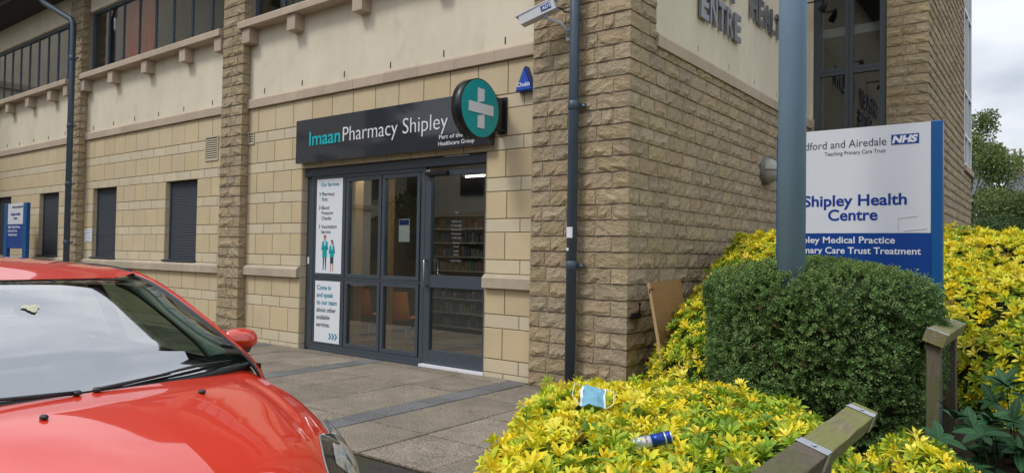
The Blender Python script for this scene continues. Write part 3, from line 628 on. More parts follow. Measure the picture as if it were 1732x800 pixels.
# interior of the shop
r = MB(); r.box(-9.4,-4.7,6.7,11.4,-.03,.0,'infloor'); r.box(-9.4,-4.7,11.4,11.5,0,2.9,'inwall'); r.box(-9.5,-9.4,6.7,11.5,0,2.9,'inwall'); r.box(-4.7,-4.6,6.7,11.5,0,2.9,'inwall'); r.box(-9.4,-4.7,6.7,11.4,2.62,2.72,'ceil'); obj('shop_interior', r, BL)
r = MB(); r.box(-8.20,-8.05,6.80,6.95,0,2.62,'wood'); obj('timber_post', r, BL); r = MB(); r.box(-7.50,-7.39,6.80,6.95,0,2.62,'wood'); obj('timber_post', r, BL)
def shelves(name, x0, x1, y0, y1, n, lab, seed):
    rg = np.random.default_rng(seed); T = thing(name, ((x0+x1)/2,y0,0), lab, 'shelving'); f = MB(); f.box(x0,x1,y1-.03,y1,0,2.1,'inwall'); f.box(x0,x0+.03,y0,y1,0,2.1,'inwall'); f.box(x1-.03,x1,y0,y1,0,2.1,'inwall'); obj('case', f, T)
    for k in range(n):
        z = .12+k*1.95/n; s = MB(); s.box(x0+.03,x1-.03,y0,y1-.03,z,z+.018,'ceil'); obj('shelf', s, T); s = MB(); [s.box(x0+.08+j*.13,x0+.08+j*.13+rg.uniform(.05,.1),y0-.006,y0-.001,z-.01,z+.018,'cream') for j in range(int((x1-x0-.2)/.13))]; tag(obj('price_labels', s, T), kind='stuff')
    V = []; Fq = []; Cc = []
    for k in range(n):
        z = .145+k*1.95/n; x = x0+.06
        while x < x1-.12:
            w_, h_ = rg.uniform(.03,.08), rg.uniform(.06,.17); c = [(.32,.32,.30),(.30,.25,.10),(.10,.20,.12),(.10,.14,.22),(.30,.25,.18),(.25,.10,.08),(.15,.15,.15)][rg.integers(7)]
            o = len(V); V += [(X,Y,Z) for Z in (z,z+h_) for Y in (y0+.03,y0+.15) for X in (x,x+w_)]; Fq += [(o+a,o+b,o+c_,o+d_) for a,b,c_,d_ in ((0,2,3,1),(4,5,7,6),(0,1,5,4),(2,6,7,3),(0,4,6,2),(1,3,7,5))]; Cc += [c]*8; x += w_+rg.uniform(.01,.04)
    tag(mesh_np('products', np.array(V), np.array(Fq), ['shade'], col=np.array(Cc), parent=T, off=OFF[T.name]), kind='stuff')
shelves('shop_shelving',-9.2,-7.2,10.9,11.3,9,'product shelves along the back wall behind the left shop windows',1)
shelves('shop_shelving',-7.1,-4.9,10.3,10.7,9,'product shelves behind the glass of the shop door',2)
shelves('shop_shelving',-8.9,-7.4,9.3,9.6,8,'low free standing product shelves in the middle of the shop',3)
T = thing('pharmacy_counter_sign', (-7.9,10.2,1.9), 'small green sign hanging inside the shop above the shelves', 'sign'); m_ = MB(); m_.box(-8.5,-7.4,10.2,10.24,1.75,2.05,mat('green_sign',(.06,.30,.05),.5)); obj('panel', m_, T); m_ = MB(); lettering(m_,'Pharmacy',(-7.95,10.198,1.84),RX,None,.12,'paper',.002,.01,'C'); obj('lettering', m_, T)
m_ = MB(); m_.box(-7.35,-6.6,8.4,8.415,2.595,2.61,'strip'); tag(obj('ceiling_strip_light', m_, None, (-7.0,8.45,2.57)), 'lit white strip light on the ceiling behind the shop door', 'ceiling light')
for xq, yq, lb_ in ((-8.0,6.98,'added unseen strip lamp brightening the shop behind the poster windows'),(-6.2,6.98,'added unseen strip lamp brightening the shop just inside the door')):  # two lamps added out of view to brighten chairs and shop front
    m_ = MB(); m_.box(xq-.6,xq+.6,yq,yq+.06,2.58,2.615,'strip'); tag(obj('ceiling_strip_light', m_, None, (xq,yq,2.57)), lb_, 'ceiling light')
m_ = MB(); m_.box(-6.95,-6.75,6.62,6.625,1.55,1.85,'paper'); m_.box(-6.94,-6.76,6.617,6.62,1.77,1.84,'nblue'); tag(obj('window_notice', m_, None, (-6.85,6.62,1.55)), 'small white notice taped inside the tall window left of the door', 'notice')
def chair(x, y, rz, lab):
    T = thing('orange_chair', (x,y,0), lab, 'chair', 'orange chairs behind the shop window', rotz=rz, local=True)
    P = []
    prof = [(.20,.47),(.14,.445),(-.05,.44),(-.16,.45),(-.215,.52),(-.235,.66),(-.25,.86)]
    for i, (yy, z) in enumerate(prof):
        wd = .22 if i < 4 else .23-.02*(i-4); P.append([(wd*t, yy+(.02*t*t if i > 3 else 0), z+(.03*t*t if i < 4 else 0)) for t in np.linspace(-1,1,9)])
    P = np.array(P); m_ = MB(); m_.grid(P, 'orange'); m_.grid(P+[0,-.008,-.012], 'orange'); obj('seat_shell', m_, T)
    for sx_ in (-1,1):
        for sy_ in (-1,1): m_ = MB(); m_.tube([(sx_*.12,sy_*.09,.43),(sx_*.21,sy_*.21,.0)], .010, 'chrome', 8); obj('leg', m_, T)
chair(-8.36,7.30,math.radians(20),'orange plastic chair behind the lower window nearest the posters'); chair(-7.52,7.20,math.radians(28),'orange plastic chair behind the lower window beside the door')
# ---- posters, notices
def poster(name, x0, x1, z0, z1, lab, lines, y=YF-.037):
    T = thing(name, ((x0+x1)/2,y,z0), lab, 'poster'); p = MB(); p.box(x0,x1,y-.002,y,z0,z1,'paper'); obj('sheet', p, T)
    for s, xo, z, cap, m_, bd in lines: p = MB(); lettering(p, s, (x0+xo,y-.0022,z), RX, None, cap, m_, .0006, bd); obj('lettering', p, T)
    return T
P1 = poster('services_poster',-8.525,-7.955,1.095,2.47,'tall white poster headed Our Services with two figures, left of the shopfront',
 [('Our Services',.09,2.335,.052,'tblue',.022),('Pharmacy',.115,2.20,.050,'inkg',.020),('First',.115,2.125,.050,'inkg',.020),('Blood',.115,2.005,.050,'inkg',.020),('Pressure',.115,1.93,.050,'inkg',.020),('Checks',.115,1.855,.050,'inkg',.020),('Vaccination',.115,1.735,.050,'inkg',.020),('Service',.115,1.66,.050,'inkg',.020)])
yb = YF-.0392
def chev(mb, x, z, s, m_='tblue'): mb.add([(x,yb-.0006,z),(x+s*.4,yb-.0006,z),(x+s*.8,yb-.0006,z+s*.5),(x+s*.4,yb-.0006,z+s),(x,yb-.0006,z+s),(x+s*.4,yb-.0006,z+s*.5)], [(0,1,2,5),(5,2,3,4)], m_)
for z in (2.20,2.005,1.735): p = MB(); chev(p,-8.475,z,.055); obj('chevron', p, P1)
def figure(x, z, h, fem):
    p = MB(); y = yb-.0008
    def poly(pts, m_): p.add([(x+u*h,y-.0002*len(p.f)/4,z+v*h) for u,v in pts], [tuple(range(len(pts)))], m_)
    poly([(-.07,.0),(-.035,.0),(-.01,.42),(-.075,.42)],'inkg' if not fem else 'skin'); poly([(.07,.0),(.035,.0),(.01,.42),(.075,.42)],'inkg' if not fem else 'skin')
    if fem: poly([(-.08,.26),(.08,.26),(.075,.5),(-.075,.5)],'inkg')
    poly([(-.105,.36 if not fem else .46),(.105,.36 if not fem else .46),(.10,.62),(.12,.80),(.04,.85),(-.04,.85),(-.12,.80),(-.10,.62)],'teal')
    poly([(-.12,.80),(-.155,.56),(-.03,.60),(-.03,.64),(-.11,.63)],'tblue'); poly([(.12,.80),(.155,.56),(.03,.62),(.03,.66),(.11,.65)],'tblue')
    poly([(-.025,.85),(.025,.85),(.02,.70),(-.02,.70)],'paper'); poly([(.055*math.cos(t),.92+.07*math.sin(t)) for t in np.linspace(0,6.28,10)[:-1]],'skin'); poly([(.06*math.cos(t)+.0,.945+.058*math.sin(t)) for t in np.linspace(0,math.pi,7)],'red' if not fem else 'inkg')
    if fem: poly([(.04,.93),(.09,.90),(.08,.84),(.04,.90)],'inkg')
    obj('printed_figure', p, P1)
figure(-8.32,1.14,.50,False); figure(-8.16,1.12,.45,True)
P2 = poster('welcome_poster',-8.52,-7.965,.115,.985,'lower white poster in the shopfront reading Come in and speak to our team',
 [('Come in',.045,.86,.062,'tblue',.026),('and speak',.045,.755,.062,'tblue',.026),('to our team',.045,.65,.062,'tblue',.026),('about other',.045,.545,.060,'inkg',.022),('available',.045,.44,.060,'inkg',.022),('services.',.045,.335,.060,'inkg',.022)])
for k in range(3): p = MB(); chev(p,-8.20+k*.065,.165,.085); obj('chevron', p, P2)
T = thing('wall_notice', (-15.9,YA,1.51), 'small white notice fixed to the stone wall left of a shuttered window', 'notice'); p = MB(); p.box(-16.08,-15.74,YA-.012,YA+.002,1.515,1.775,'paper'); obj('panel', p, T)
for k in range(5): p = MB(); lettering(p, ['CCTV IN','OPERATION','24 hour','recording','at this site'][k], (-15.91,YA-.0125,1.735-.05*k), RX, .22, .022, 'ink', .0006, 0, 'C'); obj('lettering', p, T)
# ---- fascia sign and projecting disc
SG = thing('pharmacy_fascia_sign', (-7.0,YA,2.66), 'long charcoal fascia sign above the shopfront reading Imaan Pharmacy Shipley', 'sign')
p = MB(); p.box(-8.79,-5.17,6.30,6.40,2.665,3.285,'fascia',.004); obj('panel', p, SG)
p = MB(); lettering(p,'Imaan',(-8.47,6.298,2.905),RX,.68,.185,'cyan',.006,.016); obj('lettering', p, SG)
p = MB(); lettering(p,'Pharmacy Shipley',(-7.735,6.298,2.905),RX,1.93,.195,'wtext',.006,-.010); obj('lettering', p, SG)
p = MB(); lettering(p,'Part of the Imaan',(-5.945,6.2985,2.785),RX,.62,.048,'wtext',.003,.006); obj('lettering', p, SG); p = MB(); lettering(p,'Healthcare Group',(-5.955,6.2985,2.705),RX,.57,.048,'wtext',.003,.006); obj('lettering', p, SG)
DS = thing('projecting_disc_sign', (-5.05,6.38,2.98), 'round teal pharmacy sign with white cross projecting from the wall on a black bracket', 'sign')
xc, yc, zc, R_ = -4.99, 5.93, 2.99, .325
p = MB(); p.tube([(xc-.135,yc,zc),(xc-.002,yc,zc)], R_, 'black', 48); obj('drum', p, DS)
p = MB(); p.tube([(xc-.004,yc,zc),(xc+.002,yc,zc)], R_-.012, 'teal', 48); obj('face', p, DS)
P = [[(xc+.0025,yc+(R_-.03+dr)*math.cos(t),zc+(R_-.03+dr)*math.sin(t)) for t in np.linspace(0,2*math.pi,65)] for dr in (0,.006)]
p = MB(); p.grid(np.array(P),'cyan'); obj('ring', p, DS)
def slab_yz(mb, y0, y1, z0, z1, x=None, m_='wtext', notch=None):
    mb.box(xc+.003, xc+.012, y0, y1, z0, z1, m_)
p = MB(); slab_yz(p,yc-.20,yc+.21,zc-.055,zc+.055); obj('cross_bar', p, DS)
p = MB(); p.add([(xc+.0135,yc-.055+a,zc+b) for a,b in ((0,.215),(.105,.215),(.105,.085),(.0,.058))]+[(xc+.003,yc-.055+a,zc+b) for a,b in ((0,.215),(.105,.215),(.105,.085),(.0,.058))],[(0,1,2,3),(4,7,6,5),(0,4,5,1),(1,5,6,2),(3,2,6,7),(0,3,7,4)],'wtext'); obj('cross_arm', p, DS)
p = MB(); p.add([(xc+.0135,yc-.05+a,zc+b) for a,b in ((0,-.215),(.105,-.215),(.105,-.058),(.0,-.085))]+[(xc+.003,yc-.05+a,zc+b) for a,b in ((0,-.215),(.105,-.215),(.105,-.058),(.0,-.085))],[(0,1,2,3),(4,7,6,5),(0,4,5,1),(1,5,6,2),(3,2,6,7),(0,3,7,4)],'wtext'); obj('cross_arm', p, DS)
p = MB(); p.box(xc-.10,xc-.04,yc+R_-.05,6.39,zc-.19,zc+.19,'black'); p.box(xc-.13,xc-.01,6.39,6.422,zc-.21,zc+.21,'black'); obj('bracket', p, DS)
p = MB()
for a in (-.17,.17):
    for b in (-.11,-.03): p.box(xc+b-.008,xc+b+.008,6.38,6.39,zc+a-.008,zc+a+.008,'chrome')
obj('bolt', p, DS)
# ---- blue triangular alarm box
T = thing('alarm_box', (-4.70,YA,3.21), 'blue triangular burglar alarm box on the wall beside the rough stone pier', 'alarm box')
tri = [(-4.825,3.225),(-4.585,3.225),(-4.70,3.505)]
p = MB(); p.prism([(-4.815,3.235),(-4.60,3.235),(-4.705,3.485)],'y',6.325,6.34,'alarm'); p.prism(tri,'y',6.34,YA+.002,'alarmd'); obj('case', p, T); p = MB(); lettering(p,'Chubb',(-4.795,6.3245,3.275),RX,.175,.043,'wtext',.001,.02); obj('lettering', p, T)
# ---- CCTV camera
T = thing('security_camera', (-4.09,YS,3.72), 'white box security camera on a bracket beside the drainpipe', 'security camera')
a = np.array([-4.50,5.99,3.865]); b = np.array([-4.12,6.08,3.995]); d_ = (b-a)/np.linalg.norm(b-a); rr = np.cross(d_,[0,0,1]); rr /= np.linalg.norm(rr); uu = np.cross(rr,d_)
def obox(mb, a, b, w_, h_, m_, w2=None, h2=None):
    w2 = w2 or w_; h2 = h2 or h_; vs = [tuple(p+rr*sx_*ww_+uu*sz_*hh_) for p, ww_, hh_ in ((a,w_,h_),(b,w2,h2)) for sx_, sz_ in ((-1,-1),(1,-1),(1,1),(-1,1))]
    mb.add(vs, [(0,1,2,3),(7,6,5,4)]+[(i,(i+1)%4,(i+1)%4+4,i+4) for i in range(4)], m_)
p = MB(); obox(p,a,b,.055,.05,'cctv',.06,.055); obj('housing', p, T)
p = MB(); obox(p,a-d_*.03+uu*.053,b+d_*.02+uu*.058,.064,.007,'cctv'); obj('sun_shield', p, T)
p = MB(); obox(p,a-d_*.004,a,.042,.038,'black'); obj('window', p, T)
p = MB(); c = a*.12+b*.88+rr*.0615*1
O_ = a*.45+b*.55+rr*.0605
obox(p, a*.38+b*.62+rr*.0585, a*.10+b*.90+rr*.061, .002, .030, 'nblue'); obj('badge', p, T); p = MB(); lettering(p,'ADT',tuple(a*.34+b*.66+rr*.0632-uu*.016),tuple(d_),.105,.032,'wtext',.001,.02,'L',tuple(uu)); obj('lettering', p, T)
mid = a*.35+b*.65; p = MB(); p.tube([mid-uu*.045, mid-uu*.085],.022,'cctv',10); p.tube([tuple(mid-uu*.085),(-4.12,6.16,3.83),(-4.08,6.22,3.77),(-4.08,6.27,3.72)],[.016,.018,.022,.03],'cctv',10); p.box(-4.115,-4.045,6.262,6.28,3.66,3.80,'cctv',.004); obj('bracket', p, T)
p = MB(); p.tube([tuple(b-uu*.03),tuple(b-uu*.06+d_*.04),(-4.06,6.15,3.93),(-4.03,6.27,3.95)],.008,'black',8); obj('cable', p, T)
# ---- drainpipes
def pipe(name, x, y, z0, z1, r_, lab, br, elbow=None):
    T = thing(name, (x,y,z0), lab, 'drainpipe'); pts = [(x,y,z0),(x,y,z1)]
    if elbow: pts += elbow
    p = MB(); p.tube(pts, r_, 'pipe', 16); obj('pipe', p, T)
    for z in br:
        q = MB(); q.tube([(x,y,z-.045),(x,y,z-.04),(x,y,z+.04),(x,y,z+.045)],[r_+.002,r_+.008,r_+.008,r_+.002],'pipe',16); q.box(x-.015,x+.12,y+r_-.02,y+r_+.012,z-.02,z+.02,'pipe',.003); q.tube([(x+.10,y+r_-.03,z),(x+.10,y+r_+.03,z)],.008,'galv',8); obj('pipe_clip', q, T)
    return T
DP = pipe('drainpipe', -3.955, 6.185, -.02, TOP, .053, 'tall blue grey drainpipe down the rough stone corner pier', [1.31,2.95,4.6,6.2])
p = MB(); p.add([( -3.955+.0545*math.cos(t), 6.185+.0545*math.sin(t), z) for z in (1.59,1.70) for t in np.linspace(math.radians(205),math.radians(310),9)], [(i,i+1,9+i+1,9+i) for i in range(8)], 'paper'); obj('paper_sticker', p, DP)
p = MB(); p.ball((-3.972,6.133,1.47),(.018,.004,.018),'paper',10,6); obj('round_sticker', p, DP)
pipe('drainpipe', -16.20, 6.12, -.15, 6.02, .057, 'dark drainpipe in front of the far left stone pier with an elbow to the gutter', [1.5,2.7,3.9,5.3], [(-16.26,6.10,6.11),(-16.93,5.82,6.52),(-17.0,5.76,6.62),(-17.0,5.72,6.86)])
# ---- bulkhead light, hasp, board
T = thing('bulkhead_light', (XS,10.38,2.67), 'round grey bulkhead light with frosted lens on the side wall', 'wall light')
xc2 = XS+.015
p = MB(); p.tube([(xc2-.03,10.38,2.67),(xc2+.02,10.38,2.67),(xc2+.05,10.38,2.67),(xc2+.06,10.38,2.67)],[.19,.20,.20,.185],'lampg',28); obj('base', p, T)
P = [[(xc2+.06+.16*math.sin(f_),10.38+.18*math.cos(f_)*math.cos(t),2.67+.18*math.cos(f_)*math.sin(t)) for t in np.linspace(0,2*math.pi,29)] for f_ in np.linspace(0,math.pi/2,8)]
p = MB(); p.grid(np.array(P),'lens'); obj('lens', p, T)
P = [(xc2+.06+.168*math.sin(f_),10.38+.188*math.cos(f_),2.67) for f_ in np.linspace(0,math.pi,13)]; p = MB(); p.tube(P,.008,'lampg',8)
p.tube([(xc2+.06,10.38+.19*math.cos(t),2.67+.19*math.sin(t)) for t in np.linspace(0,2*math.pi,29)],.012,'lampg',8,cap=False); obj('guard_bar', p, T)
T = thing('black_wall_hasp', (-3.28,YS,.82), 'small black metal hasp screwed to the corner stones', 'hasp'); p = MB(); p.box(-3.385,-3.345,YS+.06,YS+.24,.79,.845,'matt'); p.box(-3.35,-3.325,YS+.08,YS+.22,.80,.83,'matt'); obj('plate', p, T); p = MB(); p.tube([(-3.335,YS+.20,.84),(-3.335,YS+.20,.93)],.008,'matt',8); p.ball((-3.335,YS+.20,.935),.016,'matt',8,6); obj('staple', p, T)
T = thing('plywood_board', (-3.0,6.8,0), 'brown plywood board leaning against the side wall among yellow shrubs', 'board')
def board(p, e0, e1, m1, yy0=6.36, yy1=6.92):
    pass
p = MB(); A_ = np.array([-2.86,6.08,.0]); B_ = np.array([-2.86,6.66,.0]); C_ = np.array([-3.10,6.94,1.19]); D_ = np.array([-3.10,6.24,1.165]); nn = np.array([.035,-.012,.01])
A_ = np.array([-2.86,6.22,.0]); B_ = np.array([-2.86,6.86,.0])
vs = [A_,B_,C_,D_,A_-nn,B_-nn,C_-nn,D_-nn]; p.add([tuple(v) for v in vs],[(0,1,2,3),(7,6,5,4)],'ply'); p.add([tuple(v) for v in vs],[(0,4,5,1),(1,5,6,2),(2,6,7,3),(3,7,4,0)],'plyedge'); obj('sheet', p, T)
p = MB(); q = D_*.97+C_*.03+np.array([.004,0,-.07]); p.box(q[0]-.01,q[0]+.012,q[1]-.02,q[1]+.03,q[2]-.03,q[2]+.01,'matt'); obj('corner_plate', p, T)
# ---- metal wall letters and their spotlights
WL = thing('wall_lettering', (XS,8.6,4.2), 'grey metal letters on the cream side wall reading HEALTH over ENTRE', 'sign letters')
def wall_word(s, y0, z, pitch, cap):
    for i, ch in enumerate(s):
        p = MB(); wd = {'I':.07,'T':.24,'L':.2}.get(ch,.235); lettering(p, ch, (XS+.012,y0+i*pitch+(.0 if ch!='I' else .08),z), (0,1,0), wd, cap, 'letter', .032, .028)
        vs = p; p.box(XS-.012,XS+.013,y0+i*pitch+.08,y0+i*pitch+.10,z+cap*.45,z+cap*.5,'letter')
        o = obj('letter', p, WL); o['label'] = 'metal letter ' + ch
wall_word('ENTRE',7.98,4.265,.275,.33); wall_word('SHIPLEY',7.33,4.73,.268,.33); wall_word('HEALTH',9.73,4.73,.278,.33)
def spot(y, z, lab):
    T = thing('wall_spotlight', (XS,y,z), lab, 'spotlight', 'spotlights over the wall letters'); p = MB(); p.tube([(XS-.01,y,z+.12),(XS+.25,y,z+.12),(XS+.29,y,z+.10)],.012,'matt',8); obj('arm', p, T)
    p = MB(); p.tube([(XS+.31,y,z+.14),(XS+.29,y,z+.04),(XS+.23,y,z-.06)],[.03,.05,.06],'matt',14); obj('head', p, T)
spot(8.3,5.25,'spotlight on a bent arm above the left end of the wall letters'); spot(10.4,5.22,'spotlight on a bent arm above the metal word HEALTH'); spot(12.55,5.62,'spotlight on a bent arm near the dark wing window')
# ============================================================ SIGNS
def nhs(name, x0, x1, y, z_top, z_mid, z_bot, z_base, lab, detail=True):
    T = thing(name, ((x0+x1)/2,y,z_base), lab, 'sign'); pw = .066 if detail else .20; s = 1 if detail else 1
    for a, nm in ((x0,'post'),(x1-pw,'post')):
        p = MB(); p.box(a,a+pw,y-.03,y+.045,z_base,z_top+.004,'pblue',.008); obj('post', p, T)
    p = MB(); p.box(x0+pw+.001,x1-pw-.001,y-.02,y+.02,z_mid,z_top,'white'); obj('white_panel', p, T)
    p = MB(); p.box(x0+pw+.001,x1-pw-.001,y-.021,y+.02,z_bot,z_mid-.0015,'nblue'); obj('blue_panel', p, T)
    return T
NS = nhs('health_centre_sign',-1.625,-.582,5.31,2.318,1.598,.75,.1,'large white and blue health centre sign standing in the hedge behind the post')
yy = 5.289
for t_, x_, z_, w_, c_, m_, b_, al in (('Bradford and Airedale',-.908,2.186,.615,.052,'inkg',-.002,'R'),('Teaching Primary Care Trust',-.911,2.137,.385,.026,'inkg',0,'R'),('Shipley Health',-.785,1.786,.65,.073,'ink',.022,'R'),('Centre',-1.115,1.686,.312,.073,'ink',.022,'C')):
    p = MB(); lettering(p,t_,(x_,yy,z_),RX,w_,c_,m_,.0006,b_,al); obj('lettering', p, NS)
for t_, x_, z_, w_ in (('Shipley Medical Practice',-.854,1.530,.665),('Primary Care Trust Treatment',-.703,1.458,.805)):
    p = MB(); lettering(p,t_,(x_,yy-.001,z_),RX,w_,.043,'wtext',.0006,.014,'R'); obj('lettering', p, NS)
p = MB(); p.box(-.878,-.716,yy-.002,yy,2.184,2.249,'nblue'); obj('logo_panel', p, NS)
p = MB(); lettering(p,'NHS',(-.797,yy-.0022,2.195),RX,.142,.043,'wtext',.0006,.05,'C')
p.v = [(v[0]+(v[2]-2.195)*.25-.005, v[1], v[2]) for v in p.v]; obj('logo_lettering', p, NS)
p = MB(); p.box(-.835,-.72,yy-.0018,yy,1.700,1.7025,'tape'); p.box(-.837,-.8345,yy-.0018,yy,1.615,1.700,'tape'); p.box(-.80,-.67,yy-.0018,yy,1.612,1.616,'tape'); p.v = [(v[0],v[1],v[2]+(v[0]+.78)*.10) for v in p.v]; tag(obj('tape_residue', p, NS), kind='stuff')
KS = 1.10; NS.location = Vector((0,0,H))+(NS.location-Vector((0,0,H)))*KS; NS.scale = (KS,)*3
S2 = nhs('health_centre_sign',-18.98,-17.66,5.90,2.345,1.885,1.355,-.3,'small distant white and blue health centre sign by the far left windows',False)
yy = 5.879
for t_, x_, z_, w_, c_, m_, b_, al in (('Bradford and Airedale NHS',-17.90,2.24,.62,.05,'inkg',0,'R'),('Shipley Health',-18.32,2.08,.55,.055,'ink',.02,'C'),('Centre',-18.32,1.99,None,.055,'ink',.02,'C'),
   ('Shipley Medical Practice',-18.74,1.80,.72,.05,'wtext',.01,'L'),('Primary Care Trust',-18.74,1.715,.55,.05,'wtext',.01,'L'),('Treatment Rooms',-18.74,1.63,.55,.05,'wtext',.01,'L')):
    p = MB(); lettering(p,t_,(x_,yy-(.002 if m_ == 'wtext' else 0),z_),RX,w_,c_,m_,.002,b_,al); obj('lettering', p, S2)
# square lamp-post style column in front of the sign
PXX, PYY = .79480*1.838-.60686*4.7, .60664*1.838+.79445*4.7
T = thing('blue_grey_post', (PXX,PYY,.05), 'thick round blue grey post rising from the hedge in front of the health centre sign', 'post')
p = MB(); p.tube([(PXX,PYY,.05),(PXX,PYY,7.0)],.0875,'pole',40); obj('shaft', p, T)
p = MB(); p.tube([(PXX,PYY,7.0),(PXX,PYY,7.04)],.095,'pole',40); obj('cap', p, T)
# ============================================================ GROUND
def sheet(name, P, m_, kind='structure'):
    mb = MB(); mb.grid(np.array(P), m_, False); return tag(obj(name, mb), kind=kind)
GZ = lambda x, y: -.02 - .12*min(1,max(0,(3.38-y)/2.2))        # the road falls away from the paving edge
sheet('ground', [[(-300,-300,-.22),(300,-300,-.22)],[(-300,300,-.22),(300,300,-.22)]], 'asphalt')
xs = [-60,-30,-12,-8,-6,-5,-4,-3,-2,-1,0,2,6,20,40]; ys = [-30,-12,-6,-3,0,.6,1.2,1.8,2.4,3.0,3.38,3.6]
sheet('road', [[(x,y,GZ(x,y)-.004+(.006*math.sin(x*3+y*5) if y < 3.2 else 0)) for x in xs] for y in ys], 'asphalt')
mb = MB(); mb.box(-30,-2.4,3.395,6.75,-.20,-.018,'grit'); PV = tag(obj('pavement', mb), kind='structure')
slab_me = {}
def slab(nm, x0, x1, y0, y1, m_, z=0):
    if nm not in slab_me or True:
        key = (nm, m_)
        if key not in slab_me:
            b_ = MB(); b_.box(0,1,0,1,-1,0,m_); me = bpy.data.meshes.new(nm); c = .008
            vs = [(0,0,-1),(1,0,-1),(1,1,-1),(0,1,-1),(0,0,-.12),(1,0,-.12),(1,1,-.12),(0,1,-.12),(c,c,0),(1-c,c,0),(1-c,1-c,0),(c,1-c,0)]
            fs = [(0,3,2,1)]+[(a+i,a+(i+1)%4,b+(i+1)%4,b+i) for a,b in ((0,4),(4,8)) for i in range(4)]+[(8,9,10,11)]
            me.from_pydata(vs, [], fs); me.materials.append(M[m_]); slab_me[key] = me
    o = link(nm, slab_me[(nm,m_)], PV); g = .0085 if m_ == 'slab' else .004; o.location = (x0+g, y0+g, z); o.scale = (x1-x0-2*g, y1-y0-2*g, .04); o.rotation_euler = (random.uniform(-.003,.003), random.uniform(-.003,.003), 0)
yj = [3.40,4.08,4.83,5.50,6.20,6.42]
strips = [(-4.87,-4.60),(-7.22,-6.95),(-9.57,-9.30),(-11.92,-11.65),(-14.27,-14.0)]
for a, b in strips:
    y = 3.40
    while y < 6.3: y2 = min(y+.30, 6.42); slab('paving_sett', a, b, y, y2, 'sett', random.uniform(-.001,.002)); y = y2
spans = [(-4.60,[-3.93,-3.26,-2.6])] + [(strips[k+1][1], [strips[k+1][1]+.693*j for j in (1,2)]+[strips[k][0]]) for k in range(len(strips)-1)]
for x0, ends in spans:
    for a, b in zip([x0]+ends[:-1], ends):
        for k in range(len(yj)-1):
            y1_ = yj[k+1]
            if a >= -4.65 and k >= 4: continue
            slab('paving_slab', a, b, yj[k], y1_, 'slab', random.uniform(-.003,.002))
slab('paving_slab',-4.60,-4.12,6.20-.0,6.30,'slab'); 
for k in range(10):
    a = -14.30-.70*k
    for j in range(len(yj)-1): slab('paving_slab', a-.70, a, yj[j], yj[j+1], 'slab', random.uniform(-.002,.002))
mb = MB(); mb.box(-4.12,-3.55,6.06,6.22,-.03,.012,'sett',.006); mb.parent = None; obj('paving_sett', mb, PV)
# planting bed
def bedz(x, y): return -.03 + .26*min(1,max(0,(x+2.4)/1.6))*min(1,max(0,(y-.8)/1.5)) + .06*math.sin(x*2.3+y*1.7)*.3
xs = np.linspace(-2.75,14,50); ys = np.linspace(.6,40,90)
sheet('planting_bed', [[(x - (0 if x > -2.7 else (.6 if y > 5.9 else .0)), y, bedz(x,y)-(.03 if x > 3 else 0)) for x in xs] for y in ys], 'soil')
sheet('lawn', [[(-1.3,20.5,.02),(30,20.5,.02)],[(-1.3,60,.3),(30,60,.3)]], 'soil')
# ============================================================ FOLIAGE
def leaf_mesh_arrays(c, ax, nrm, L_, W_, col, fold=.18, droop=.25, nseg=2):
    """leaves as folded blades: c base (n,3), ax direction, nrm normal; 3 stations -> 8 verts, 4 quads... colour per vertex"""
    n = len(c); sd_ = np.cross(ax, nrm); sd_ /= np.linalg.norm(sd_,axis=1,keepdims=True)+1e-9
    L_ = L_[:,None]; W_ = W_[:,None]
    def P(t, s, k): return c + ax*(L_*t) + sd_*(W_*s) + nrm*(L_*(-droop*t*t) + W_*k)
    vs = [P(0,0,0), P(.38,.42,fold), P(.42,0,0), P(.38,-.42,fold), P(.74,.40,fold*.9), P(.78,0,0), P(.74,-.40,fold*.9), P(1,0,0)]
    V = np.stack(vs,1).reshape(-1,3); o = np.arange(n)[:,None]*8
    F_ = np.concatenate([o+np.array(q) for q in ((0,1,2,2),(0,2,3,3))]) if False else None
    quads = np.array([(1,4,5,2),(2,5,6,3)]); tris = np.array([(0,1,2),(0,2,3),(4,7,5),(5,7,6)])
    T_ = np.concatenate([tris, quads[:,[0,1,2]], quads[:,[0,2,3]]])
    F_ = (o[:,:,None]+T_[None]).reshape(-1,3)
    return V, F_, np.repeat(col,8,axis=0)
def small_leaf_arrays(c, ax, nrm, L_, W_, col):
    n = len(c); sd_ = np.cross(ax, nrm); sd_ /= np.linalg.norm(sd_,axis=1,keepdims=True)+1e-9
    V = np.stack([c, c+ax*(L_*.5)[:,None]+sd_*(W_*.5)[:,None], c+ax*L_[:,None], c+ax*(L_*.5)[:,None]-sd_*(W_*.5)[:,None]+nrm*(W_*.2)[:,None]],1).reshape(-1,3)
    F_ = (np.arange(n)[:,None]*4+np.array([0,1,2,3])[None])
    return V, F_, np.repeat(col,4,axis=0)
def unit(a): return a/(np.linalg.norm(a,axis=1,keepdims=True)+1e-9)
YEL = np.array([[.90,.71,.02],[.88,.75,.035],[.74,.73,.035],[.94,.80,.10]]); LIM = np.array([[.30,.44,.025],[.20,.35,.025],[.42,.52,.04],[.13,.24,.025]]); DRK = np.array([[.030,.065,.015],[.045,.09,.02],[.02,.05,.012]])
def pickc(pal, n, jit=.12): return pal[rng.integers(0,len(pal),n)]*(1+rng.uniform(-jit,jit,(n,1)))*(1+rng.uniform(-.05,.05,(n,3)))
